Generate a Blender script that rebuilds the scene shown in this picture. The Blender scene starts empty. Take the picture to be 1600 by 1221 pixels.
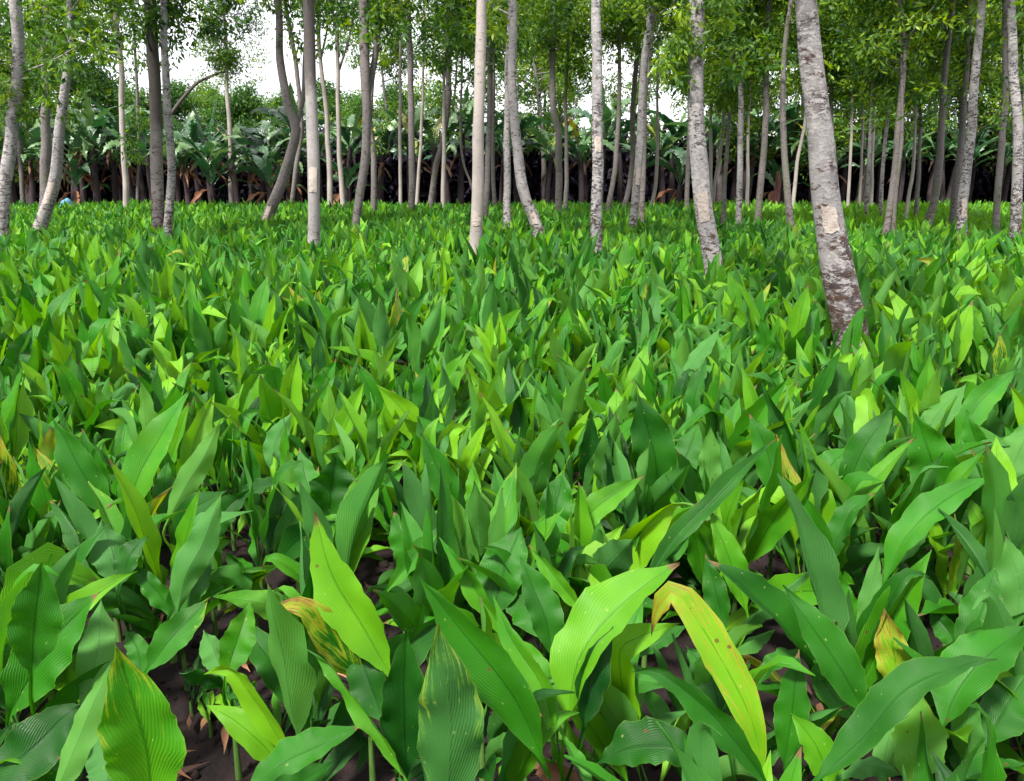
import bpy, math, random
import numpy as np
from mathutils import noise as mnoise

R = math.radians
rng = np.random.default_rng(7)
random.seed(7)
scene = bpy.context.scene
col = scene.collection

# ------------------------------------------------------------------ camera
F = 1256.0
PITCH = R(15.08)
CAM = np.array([0.0, 0.0, 1.65])
FWD = np.array([0, math.cos(PITCH), -math.sin(PITCH)])
UPV = np.array([0, math.sin(PITCH), math.cos(PITCH)])
RGT = np.array([1.0, 0, 0])
cam = bpy.data.cameras.new('camera'); camo = bpy.data.objects.new('camera', cam); col.objects.link(camo)
camo.location = CAM; camo.rotation_euler = (R(90) - PITCH, 0, 0)
cam.sensor_width = 36; cam.lens = 36 * F / 1600; cam.clip_end = 2000; cam.clip_start = 0.05
scene.camera = camo

def ray(px, py):
    return FWD + (px - 800) / F * RGT + (610.5 - py) / F * UPV
def at_depth(px, py, Y):
    d = ray(px, py); return CAM + d * (Y / d[1])
def at_z(px, py, z):
    d = ray(px, py); return CAM + d * ((z - CAM[2]) / d[2])
def project(P):
    d = np.asarray(P) - CAM
    k = d @ FWD
    return 800 + F * (d @ RGT) / k, 610.5 - F * (d @ UPV) / k

# ------------------------------------------------------------------ object helpers
def mesh_from(name, V, faces, mat, parent=None, luv=None, dry=None, smooth=True, link=True):
    """V (n,3); faces: (m,k) array"""
    V = np.ascontiguousarray(V, dtype=np.float32).reshape(-1, 3)
    faces = np.ascontiguousarray(faces, dtype=np.int32)
    me = bpy.data.meshes.new(name)
    m, k = faces.shape
    me.vertices.add(len(V)); me.vertices.foreach_set('co', V.ravel())
    me.loops.add(m * k); me.loops.foreach_set('vertex_index', faces.ravel())
    me.polygons.add(m)
    me.polygons.foreach_set('loop_start', np.arange(0, m * k, k, dtype=np.int32))
    me.polygons.foreach_set('loop_total', np.full(m, k, dtype=np.int32))
    me.polygons.foreach_set('use_smooth', np.full(m, smooth, dtype=bool))
    if luv is not None:
        a = me.attributes.new('luv', 'FLOAT_VECTOR', 'POINT'); a.data.foreach_set('vector', np.ascontiguousarray(luv, dtype=np.float32).ravel())
    if dry is not None:
        a = me.attributes.new('dry', 'FLOAT', 'POINT'); a.data.foreach_set('value', np.ascontiguousarray(dry, dtype=np.float32).ravel())
    me.materials.append(mat)
    me.update()
    o = bpy.data.objects.new(name, me)
    if link: col.objects.link(o)
    if parent is not None: o.parent = parent
    return o

def empty(name, loc, label, cat, group=None):
    o = bpy.data.objects.new(name, None); col.objects.link(o)
    o.location = tuple(float(c) for c in loc); o.empty_display_size = .1
    o['label'] = label; o['category'] = cat
    if group: o['group'] = group
    return o
def tag(o, label=None, cat=None, group=None, kind=None):
    if label: o['label'] = label
    if cat: o['category'] = cat
    if group: o['group'] = group
    if kind: o['kind'] = kind
    return o
def copy_tree(root):
    c = root.copy(); col.objects.link(c)
    for ch in list(root.children):
        d = ch.copy(); col.objects.link(d); d.parent = c
        for g in list(ch.children):
            e = g.copy(); col.objects.link(e); e.parent = d
    return c

# ------------------------------------------------------------------ materials
class NT:
    def __init__(s, name):
        s.m = bpy.data.materials.new(name); s.m.use_nodes = True
        s.t = s.m.node_tree; s.t.nodes.clear()
        s.out = s.t.nodes.new('ShaderNodeOutputMaterial')
    def n(s, typ, ins=None, **kw):
        x = s.t.nodes.new('ShaderNode' + typ)
        for k, v in kw.items(): setattr(x, k, v)
        for k, v in (ins or {}).items(): s.set(x, k, v)
        return x
    def set(s, x, k, v):
        sock = x.inputs[k]
        if hasattr(v, 'bl_idname') and hasattr(v, 'outputs'): v = v.outputs[0]
        if isinstance(v, bpy.types.NodeSocket): s.t.links.new(v, sock)
        else: sock.default_value = v
    def math(s, op, a, b=0.0, clamp=False):
        x = s.n('Math', {0: a, 1: b}, operation=op); x.use_clamp = clamp; return x.outputs[0]
    def mix(s, f, a, b):
        x = s.n('Mix', data_type='RGBA'); s.set(x, 0, f); s.set(x, 6, a); s.set(x, 7, b); return x.outputs[2]
    def ramp(s, f, stops):
        x = s.n('ValToRGB', {0: f}); cr = x.color_ramp
        while len(cr.elements) < len(stops): cr.elements.new(0.5)
        for e, (p, c) in zip(cr.elements, stops):
            e.position = p; e.color = (c[0], c[1], c[2], 1) if isinstance(c, tuple) else (c, c, c, 1)
        return x.outputs[0]
    def attr(s, name):
        return s.n('Attribute', attribute_name=name)
    def sm(s, v, a, b):
        x = s.n('MapRange', {0: v, 1: a, 2: b, 3: 0.0, 4: 1.0}, interpolation_type='SMOOTHSTEP'); return x.outputs[0]

def rgb(*c): return (c[0], c[1], c[2], 1)

def leaf_material(name, dark, mid, lite, back, rough=.47, trans=.30, veins=True, freq=17., slant=10.5, spec=.30, mottle=7., pleat=.42, tcol=None):
    k = NT(name)
    luv = k.attr('luv'); sep = k.n('SeparateXYZ', {0: luv.outputs['Vector']})
    u, s_, tint = sep.outputs[0], sep.outputs[1], sep.outputs[2]
    geo = k.n('NewGeometry')
    pos = geo.outputs['Position']
    no = k.n('TexNoise', {'Vector': pos, 'Scale': mottle, 'Detail': 3.})
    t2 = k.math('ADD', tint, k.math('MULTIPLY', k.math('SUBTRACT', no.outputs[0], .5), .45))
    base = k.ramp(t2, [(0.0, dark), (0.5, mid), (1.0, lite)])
    au = k.math('ABSOLUTE', u)
    hgt = None
    if veins:
        ph = k.math('SUBTRACT', k.math('MULTIPLY', s_, freq), k.math('MULTIPLY', au, slant))
        wob = k.n('TexNoise', {'Vector': pos, 'Scale': 16., 'Detail': 1.})
        ph = k.math('ADD', ph, k.math('MULTIPLY', wob.outputs[0], 1.3))
        w1 = k.math('SINE', k.math('MULTIPLY', ph, 6.2832))
        w2 = k.math('SINE', k.math('MULTIPLY', ph, 6.2832 * 3.0))
        v1 = k.math('MULTIPLY_ADD', w1, .5) ; 
        k.t.nodes[-1].inputs[2].default_value = .5
        line = k.math('POWER', v1, 4.)
        lc = k.math('MULTIPLY', k.math('MULTIPLY', line, no.outputs[0]), .42)
        base = k.mix(lc, base, k.n('Mix', {6: base, 7: rgb(.6, .75, .5)}, data_type='RGBA', blend_type='MULTIPLY').outputs[2])
        k.t.nodes[-2].inputs[0].default_value = 1.0
        rib = k.math('SUBTRACT', 1., k.sm(au, .015, .075))
        ribc = k.n('Mix', {0: 1., 6: base, 7: rgb(.5, .62, .5)}, data_type='RGBA', blend_type='MULTIPLY').outputs[2]
        base = k.mix(k.math('MULTIPLY', rib, .75), base, ribc)
        base = k.mix(k.math('MULTIPLY', v1, .22), base, k.n('Mix', {0: 1., 6: base, 7: rgb(.45, .6, .5)}, data_type='RGBA', blend_type='MULTIPLY').outputs[2])
        hgt = k.math('ADD', k.math('MULTIPLY', w1, .6), k.math('MULTIPLY', w2, .18))
        hgt = k.math('SUBTRACT', hgt, k.math('MULTIPLY', rib, 1.6))
        hgt = k.math('ADD', hgt, k.math('MULTIPLY', no.outputs[0], 3.))
        ed = k.sm(au, .95, 1.)
        base = k.mix(k.math('MULTIPLY', ed, .28), base, rgb(.16, .27, .03))
    # dry tissue
    d = k.attr('dry').outputs['Fac']
    n2 = k.n('TexNoise', {'Vector': pos, 'Scale': 26., 'Detail': 5., 'Roughness': .65})
    stretch = k.n('CombineXYZ', {0: k.math('MULTIPLY', u, 1.3), 1: (k.math('MULTIPLY', ph, .42) if veins else k.math('MULTIPLY', s_, 7.)), 2: k.math('MULTIPLY', tint, 40.)})
    n3 = k.n('TexNoise', {'Vector': stretch, 'Scale': 1.6, 'Detail': 4.})
    m = k.math('ADD', k.math('MULTIPLY', k.math('POWER', au, 2.), .16), k.math('MULTIPLY', k.math('POWER', k.math('MAXIMUM', s_, 0.), 3.), .38))
    m = k.math('ADD', m, k.math('MULTIPLY', n3.outputs[0], 1.05)); m = k.math('ADD', m, k.math('MULTIPLY', n2.outputs[0], .6))
    m = k.math('MULTIPLY', m, d)
    dc = k.ramp(m, [(.45, (.10, .24, .010)), (.58, (.21, .27, .015)), (.69, (.22, .15, .02)), (.77, (.10, .04, .015)), (.84, (.28, .2, .13))])
    base = k.mix(k.sm(m, .44, .56), base, dc)
    tipm = k.math('MULTIPLY', k.sm(k.math('ADD', s_, k.math('MULTIPLY', n2.outputs[0], .12)), .985, 1.02), k.math('GREATER_THAN', k.math('FRACT', k.math('MULTIPLY', tint, 37.7)), .78))
    base = k.mix(tipm, base, k.mix(n2.outputs[0], rgb(.06, .028, .01), rgb(.22, .15, .06)))
    vs = k.n('TexVoronoi', {'Vector': pos, 'Scale': 17.})
    spb = k.math('MULTIPLY', k.math('LESS_THAN', vs.outputs[0], .085), k.math('GREATER_THAN', k.math('FRACT', k.math('MULTIPLY', tint, 91.3)), .62))
    base = k.mix(k.math('MULTIPLY', spb, .8), base, rgb(.10, .045, .015))
    # tiny pale specks
    vo = k.n('TexVoronoi', {'Vector': pos, 'Scale': 34.})
    sp = k.math('MULTIPLY', k.math('LESS_THAN', vo.outputs[0], .12), k.math('GREATER_THAN', n3.outputs[0], .56))
    base = k.mix(k.math('MULTIPLY', sp, .35), base, rgb(.35, .38, .12))
    bf = geo.outputs['Backfacing']
    colr = k.mix(k.math('MULTIPLY', bf, k.math('SUBTRACT', .75, k.math('MULTIPLY', d, .5), clamp=True)), base, rgb(*back))
    ins = {'Base Color': colr, 'Roughness': k.math('ADD', rough, k.math('MULTIPLY', bf, .14)), 'Specular IOR Level': spec}
    if hgt is not None:
        fade = k.math('MULTIPLY', pleat, k.sm(s_, .0, .15))
        bmp = k.n('Bump', {'Strength': fade, 'Distance': .004, 'Height': hgt}); ins['Normal'] = bmp
    p = k.n('BsdfPrincipled', ins)
    hs = k.n('HueSaturation', {'Hue': .49, 'Saturation': 1.15, 'Value': 1.7, 'Color': base})
    tr = k.n('BsdfTranslucent', {'Color': hs})
    mx = k.n('MixShader', {0: trans, 1: p, 2: tr})
    k.t.links.new(mx.outputs[0], k.out.inputs[0])
    return k.m

M = {}
M['leaf'] = leaf_material('turmeric_leaf', (.003, .038, .004), (.026, .165, .004), (.130, .320, .006), (.046, .160, .032))
M['tree_leaf'] = leaf_material('tree_leaf', (.006, .030, .006), (.045, .13, .008), (.21, .31, .014), (.045, .11, .025), rough=.5, trans=.40, veins=False, mottle=.9)
M['bg_leaf'] = leaf_material('background_leaf', (.013, .05, .012), (.055, .145, .014), (.19, .29, .020), (.055, .13, .035), rough=.55, trans=.40, veins=False, mottle=.5)
M['banana_leaf'] = leaf_material('banana_leaf', (.008, .036, .014), (.026, .088, .032), (.11, .20, .06), (.055, .11, .05), rough=.32, trans=.2, veins=True, freq=40., slant=.6, spec=.6, mottle=1.2, pleat=.8)
M['dry_leaf'] = leaf_material('dry_leaf', (.035, .02, .017), (.11, .05, .028), (.30, .15, .08), (.14, .08, .05), rough=.75, trans=.15, veins=False, mottle=3., spec=.2)
M['under'] = leaf_material('undergrowth_shade_leaf', (.007, .005, .012), (.012, .008, .019), (.018, .014, .022), (.009, .006, .014), rough=.75, trans=.1, veins=False, spec=.15)  # dark purple of the grove shade, put into the leaf colour

def bark_material(name, pale, dark, brown, fleck=.5, patch=.5, moss=0., shade_above=0.):
    k = NT(name)
    tc = k.n('TexCoord').outputs['Object']; oi = k.n('ObjectInfo')
    off = k.n('VectorMath', {0: tc, 1: k.n('CombineXYZ', {2: k.math('MULTIPLY', oi.outputs['Random'], 60.)})}, operation='ADD').outputs[0]
    def nz(sc, det, rough, mp=(1, 1, 1)):
        mpn = k.n('Mapping', {0: off}); mpn.inputs['Scale'].default_value = mp
        return k.n('TexNoise', {'Vector': mpn, 'Scale': sc, 'Detail': det, 'Roughness': rough}).outputs[0]
    big = nz(2.2, 4, .6, (1, 1, .8)); mid = nz(9, 8, .78, (1, 1, 2.1)); fl = nz(15, 8, .8, (1, 1, 2.3)); fine = nz(60, 5, .7, (1, 1, 1.6))
    c = k.mix(k.sm(big, .35, .68), rgb(*pale), rgb(pale[0]*.72, pale[1]*.72, pale[2]*.74))
    c = k.mix(k.math('MULTIPLY', fine, .55), c, rgb(pale[0]*.5, pale[1]*.5, pale[2]*.5))
    z = k.n('SeparateXYZ', {0: tc}).outputs[2]
    low = k.math('SUBTRACT', 1., k.sm(z, .2, 1.9))
    th = k.math('ADD', mid, k.math('MULTIPLY', low, .085))
    pm = k.sm(th, 1. - .47 * patch - .20, 1. - .47 * patch - .15)
    c = k.mix(pm, c, k.mix(fine, rgb(*brown), rgb(brown[0]*.45, brown[1]*.42, brown[2]*.42)))
    fm = k.sm(fl, .66 - .14 * fleck, .69 - .14 * fleck)
    c = k.mix(k.math('MULTIPLY', fm, k.math('ADD', .12, k.math('MULTIPLY', .85, k.sm(nz(3.1, 3, .6, (1, 1, .9)), .40, .60)))), c, rgb(*dark))
    if shade_above:
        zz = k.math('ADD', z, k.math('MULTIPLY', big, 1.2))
        c = k.mix(k.math('MULTIPLY', k.sm(zz, shade_above + .55, shade_above + .95), .85), c, k.mix(fine, rgb(.085, .07, .06), rgb(.03, .025, .028)))  # foliage shade on the upper trunk, painted into the bark colour
    if moss:
        c = k.mix(k.math('MULTIPLY', k.sm(big, .45, .7), moss), c, rgb(.12, .15, .06))
    h = k.math('SUBTRACT', k.math('ADD', k.math('MULTIPLY', fine, .6), k.math('MULTIPLY', mid, .6)), k.math('MULTIPLY', fm, .5))
    b = k.n('Bump', {'Strength': .8, 'Distance': .012, 'Height': h})
    p = k.n('BsdfPrincipled', {'Base Color': c, 'Roughness': .85, 'Specular IOR Level': .25, 'Normal': b})
    k.t.links.new(p.outputs[0], k.out.inputs[0]); return k.m
M['bark_pale'] = bark_material('pale_bark', (.36, .335, .33), (.04, .03, .034), (.085, .052, .038), 1.05, .49)
M['bark_thick'] = bark_material('peeling_bark', (.36, .335, .33), (.035, .024, .025), (.095, .052, .036), 1.25, .53)
M['bark_shade_top'] = bark_material('shade_topped_bark', (.30, .275, .27), (.05, .04, .045), (.10, .06, .05), .5, .40, 0., 2.75)  # dark upper tone is painted shade from the leaves around it
M['bark_flecked'] = bark_material('flecked_bark', (.37, .35, .345), (.03, .024, .028), (.08, .05, .04), 1.15, .52)
M['bark_smooth'] = bark_material('smooth_bark', (.36, .315, .29), (.08, .06, .05), (.18, .12, .09), .5, .32)
M['bark_grey'] = bark_material('grey_bark', (.185, .16, .16), (.04, .03, .035), (.08, .055, .05), .85, .48, .35)
M['bark_brown'] = bark_material('brown_bark', (.20, .18, .175), (.04, .028, .03), (.085, .036, .03), .6, .52, 0., 2.3)  # brown bark, its upper part darkened with painted shade
M['blaze'] = bark_material('cut_blaze', (.47, .40, .355), (.2, .14, .11), (.24, .17, .14), .8, .46)

def plain(name, c1, c2, scale, rough=.9, bump=.5, dist=.01, mp=(1, 1, 1)):
    k = NT(name); tc = k.n('TexCoord').outputs['Object']
    mpn = k.n('Mapping', {0: tc}); mpn.inputs['Scale'].default_value = mp
    n = k.n('TexNoise', {'Vector': mpn, 'Scale': scale, 'Detail': 8., 'Roughness': .7}).outputs[0]
    c = k.ramp(n, [(.3, c1), (.7, c2)])
    b = k.n('Bump', {'Strength': bump, 'Distance': dist, 'Height': n})
    p = k.n('BsdfPrincipled', {'Base Color': c, 'Roughness': rough, 'Specular IOR Level': .25, 'Normal': b})
    k.t.links.new(p.outputs[0], k.out.inputs[0]); return k.m
M['soil'] = plain('dark_soil', (.004, .0025, .003), (.020, .010, .0095), 9., bump=1., dist=.03)
M['banana_stem'] = plain('banana_stem', (.014, .009, .016), (.06, .042, .042), 5., mp=(3, 3, .5))
M['plant_stem'] = plain('turmeric_stem', (.05, .11, .02), (.09, .17, .04), 12., rough=.5, mp=(3, 3, .6))
M['blue'] = plain('blue_cloth', (.04, .13, .19), (.09, .24, .33), 14., rough=.7)
M['dead_wood'] = plain('dead_wood', (.06, .025, .025), (.17, .07, .06), 6., mp=(3, 3, .4))

# ------------------------------------------------------------------ leaf ribbons
def grid_faces(N, nv, nu):
    i = np.arange(nv - 1)[:, None]; j = np.arange(nu - 1)[None, :]
    a = (i * nu + j).ravel()
    q = np.stack([a, a + 1, a + nu + 1, a + nu], 1)
    return (q[None] + (np.arange(N) * nv * nu)[:, None, None]).reshape(-1, 4)

def ribbon(C, S, Nn, w, fold, nu, tint, s, dry, wave_a, wave_k, ragged=0., rg=None):
    """C,S,Nn (N,nv,3) w,fold,s (N,nv)"""
    N, nv, _ = C.shape
    u = np.linspace(-1, 1, nu)
    U = u[None, None, :]
    W = w[:, :, None]
    if ragged > 0:
        W = W * (1 - ragged * rg.random((N, nv, 2))[:, :, (u > 0).astype(int)] * (np.abs(U) > .6))
    asy = rg.uniform(-.8, .8, (N, 1, 1)) * np.sign(U)
    fu = np.clip(fold[:, :, None] * (1 + asy), 0, 1.3)
    cf = np.cos(fu); sf = np.sin(fu)
    W = W * (1 + .05 * np.abs(U) * np.sin(s[:, :, None] * 23 + rg.random((N, 1, 1)) * 6 + U * 2) + .035 * np.abs(U) * np.sin(s[:, :, None] * 51 + rg.random((N, 1, 1)) * 6 + U))
    ph = rg.random((N, 1, 1)) * 6.28
    wav = wave_a * w.max(1)[:, None, None] * (np.abs(U) ** 2) * np.sin(wave_k[:, None, None] * s[:, :, None] * 6.28 + ph + (U > 0) * 2.0) * (w / (w.max(1, keepdims=True)))[:, :, None]
    a = U * W * cf
    bk = wave_a * .35 * w.max(1)[:, None, None] * np.sin(s[:, :, None] * (9 + 8 * rg.random((N, 1, 1))) + U * 2.2 + ph) * np.clip(s[:, :, None] * 5, 0, 1)
    b = np.abs(U) * W * sf + wav + bk
    V = C[:, :, None, :] + S[:, :, None, :] * a[..., None] + Nn[:, :, None, :] * b[..., None]
    luv = np.empty((N, nv, nu, 3), np.float32)
    luv[..., 0] = U; luv[..., 1] = s[:, :, None]; luv[..., 2] = tint[:, None, None]
    D = np.broadcast_to(dry[:, None, None], (N, nv, nu))
    return V.reshape(-1, 3), grid_faces(N, nv, nu), luv.reshape(-1, 3), D.reshape(-1)

def blade_profile(s, pw):
    """half width 0..1 along blade param s (negative on the petiole)"""
    sc = np.clip(s, 0, 1)
    b = np.sin(np.pi * sc ** .92) ** (.80 + .35 * sc ** 2 + .25 * (1 - sc) ** 2)
    return np.where(s <= 0, pw, np.maximum(b, pw * (1 - sc)))

def leaf_batch(base, az, th0, bend, L, W, roll, twist, fold, kp, ka, pf, tint, dry, nv, nu, rg, azd=None, wave=.15, ragged=0., pw=.07, powr=1.5):
    N = len(az)
    v = np.linspace(0, 1, nv)[None, :]
    sm = np.clip((v - kp[:, None]) / .10, 0, 1); sm = sm * sm * (3 - 2 * sm)
    th = th0[:, None] - bend[:, None] * v ** powr - ka[:, None] * sm
    if azd is None: azd = (rg.random(N) - .5) * .5
    A = az[:, None] + azd[:, None] * v
    T = np.stack([np.cos(th) * np.cos(A), np.cos(th) * np.sin(A), np.sin(th)], -1)
    ds = (L / (nv - 1))[:, None, None]
    C = base[:, None, :] + np.concatenate([np.zeros((N, 1, 3)), np.cumsum((T[:, :-1] + T[:, 1:]) * .5 * ds, axis=1)], 1)
    S0 = np.stack([-np.sin(A), np.cos(A), np.zeros_like(A)], -1)
    N0 = np.cross(T, S0)
    r = roll[:, None] * np.clip(v * 2.2, 0, 1) + twist[:, None] * v
    S = S0 * np.cos(r)[..., None] + N0 * np.sin(r)[..., None]
    Nn = -S0 * np.sin(r)[..., None] + N0 * np.cos(r)[..., None]
    s = (v - pf[:, None]) / (1 - pf[:, None])
    w = blade_profile(s, pw) * (W / 2)[:, None]
    fo = fold[:, None] + (1.1 - fold[:, None]) * np.clip(1 - (v / (pf[:, None] + .12)), 0, 1)
    return ribbon(C, -S, Nn, w, fo, nu, tint, s, dry, wave, 1.5 + 2.5 * rg.random(N), ragged, rg)
# S is negated so that faces wind with the upper side outward (T x S convention)

def tube(path, rad, nseg, rg=None, amp=0., cap=True):
    path = np.asarray(path, float); rad = np.asarray(rad, float); n = len(path)
    T = np.gradient(path, axis=0); T /= np.linalg.norm(T, axis=1)[:, None] + 1e-9
    ref = np.array([1., 0, 0]) if abs(T[0][0]) < .9 else np.array([0, 1., 0])
    A = np.empty_like(T)
    a = ref - T[0] * (ref @ T[0]); a /= np.linalg.norm(a)
    for i in range(n):
        a = a - T[i] * (a @ T[i]); a /= np.linalg.norm(a); A[i] = a
    B = np.cross(T, A)
    ph = np.linspace(0, 2 * np.pi, nseg, endpoint=False)
    rr = rad[:, None] * np.ones((1, nseg))
    if amp > 0 and rg is not None:
        o = rg.random(3) * 50
        for i in range(n):
            for j in range(nseg):
                q = (math.cos(ph[j]) * 1.1 + o[0], math.sin(ph[j]) * 1.1 + o[1], path[i][2] * 2.2 + o[2])
                rr[i, j] *= 1 + amp * mnoise.noise(q)
    V = path[:, None] + A[:, None] * (np.cos(ph)[None, :, None] * rr[..., None]) + B[:, None] * (np.sin(ph)[None, :, None] * rr[..., None])
    i = np.arange(n - 1)[:, None]; j = np.arange(nseg)[None, :]
    a0 = i * nseg + j; a1 = i * nseg + (j + 1) % nseg
    Fc = np.stack([a0, a1, a1 + nseg, a0 + nseg], -1).reshape(-1, 4)
    return V.reshape(-1, 3), Fc, (A, B, T)

def merge(lst):
    Vs, Fs, o = [], [], 0
    ex = [[] for _ in lst[0][2:]]
    for it in lst:
        Vs.append(it[0]); Fs.append(it[1] + o); o += len(it[0])
        for e, x in zip(ex, it[2:]): e.append(x)
    return (np.concatenate(Vs), np.concatenate(Fs)) + tuple(np.concatenate(e) for e in ex)

def resample(P, n):
    P = np.asarray(P, float)
    if len(P) == 2:
        t = np.linspace(0, 1, n)[:, None]; return P[0] * (1 - t) + P[1] * t
    E = np.concatenate([[2 * P[0] - P[1]], P, [2 * P[-1] - P[-2]]])
    out = []
    for i in range(1, len(E) - 2):
        for t in np.linspace(0, 1, 24, endpoint=False):
            a, b, c, d = E[i-1], E[i], E[i+1], E[i+2]
            out.append(.5 * ((2*b) + (-a + c)*t + (2*a - 5*b + 4*c - d)*t*t + (-a + 3*b - 3*c + d)*t**3))
    out.append(E[-2]); out = np.array(out)
    L = np.concatenate([[0], np.cumsum(np.linalg.norm(np.diff(out, axis=0), axis=1))])
    q = np.linspace(0, L[-1], n)
    return np.stack([np.interp(q, L, out[:, k]) for k in range(P.shape[1])], 1)

# ------------------------------------------------------------------ ground
def axis_pts(a, b, step, far):
    mid = np.arange(a, b + 1e-6, step)
    g = step; lo = []; x = a
    while x > -far: g *= 1.35; x -= g; lo.append(x)
    g = step; hi = []; x = b
    while x < far: g *= 1.35; x += g; hi.append(x)
    return np.array(lo[::-1] + list(mid) + hi)
gx = axis_pts(-3.2, 3.2, .05, 600); gy = axis_pts(.6, 6.5, .05, 700)
GX, GY = np.meshgrid(gx, gy)
def ground_z(X, Y):
    near = np.clip((9 - np.hypot(X, Y)) / 4, 0, 1)
    Z = .018 * np.sin(X * 9 + 1.3 * np.sin(Y * 5)) * np.sin(Y * 8 + 2 * np.sin(X * 4)) + .012 * np.sin(X * 23 + 3 * np.sin(Y * 17)) * np.sin(Y * 26 + X * 6)
    return Z * near
GZ = ground_z(GX, GY) + rng.normal(0, .006, GX.shape) * np.clip((7 - np.hypot(GX, GY)) / 3, 0, 1)
V = np.stack([GX, GY, GZ], -1).reshape(-1, 3)
ny_, nx_ = GX.shape
g = mesh_from('ground', V, grid_faces(1, ny_, nx_), M['soil'])
g['kind'] = 'structure'

# ------------------------------------------------------------------ turmeric plants (random)
def plant_params(rg, sc, yb=0.):
    """parameters of every leaf of one plant, as a dict of arrays (base relative to the plant root)"""
    n = int(rg.integers(6, 11))
    az0 = rg.random() * math.pi
    k = np.arange(n)
    az = az0 + (k % 2) * math.pi + rg.normal(0, .45, n)
    inner = k / (n - 1)                       # 0 outer .. 1 inner
    th0 = R(48) + R(37) * inner + rg.normal(0, R(10), n)
    bend = (1.05 - .8 * inner) * rg.uniform(.3, 1.35, n)
    L = (.37 + .19 * np.sin(inner * 2.3)) * rg.uniform(.8, 1.25, n) * sc
    W = L * rg.uniform(.17, .265, n)
    roll = rg.normal(0, .95, n); twist = rg.normal(0, .7, n)
    fold = rg.uniform(.15, .75, n)
    kp = rg.uniform(.6, .88, n); ka = np.where(rg.random(n) < .25, rg.uniform(.6, 2.0, n), 0)
    pf = rg.uniform(.10, .22, n)
    tint = np.clip(rg.normal(.46, .17) + rg.normal(0, .20, n) + np.where(rg.random(n) < .10, .3, 0) + yb, 0.02, 1)
    dry = np.where(rg.random(n) < .012, rg.uniform(.48, .6, n), np.where(rg.random(n) < .2, rg.uniform(.3, .42, n), 0.))
    h = (.05 + .17 * inner) * sc
    base = np.stack([.008 * np.cos(az), .008 * np.sin(az), h], 1)
    return dict(base=base, az=az, th0=th0, bend=bend, L=L, W=W, roll=roll, twist=twist, fold=fold, kp=kp, ka=ka, pf=pf, tint=tint, dry=dry)

def stem_mesh(h, r, lean=(0, 0), nseg=8):
    z = np.linspace(-.03, h, 6); t = np.clip(z / max(h, .01), 0, 1)
    P = np.stack([lean[0] * t * t, lean[1] * t * t, z], 1)
    V, Fc, _ = tube(P, r * (1 - .45 * t), nseg)
    return V, Fc

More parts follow.
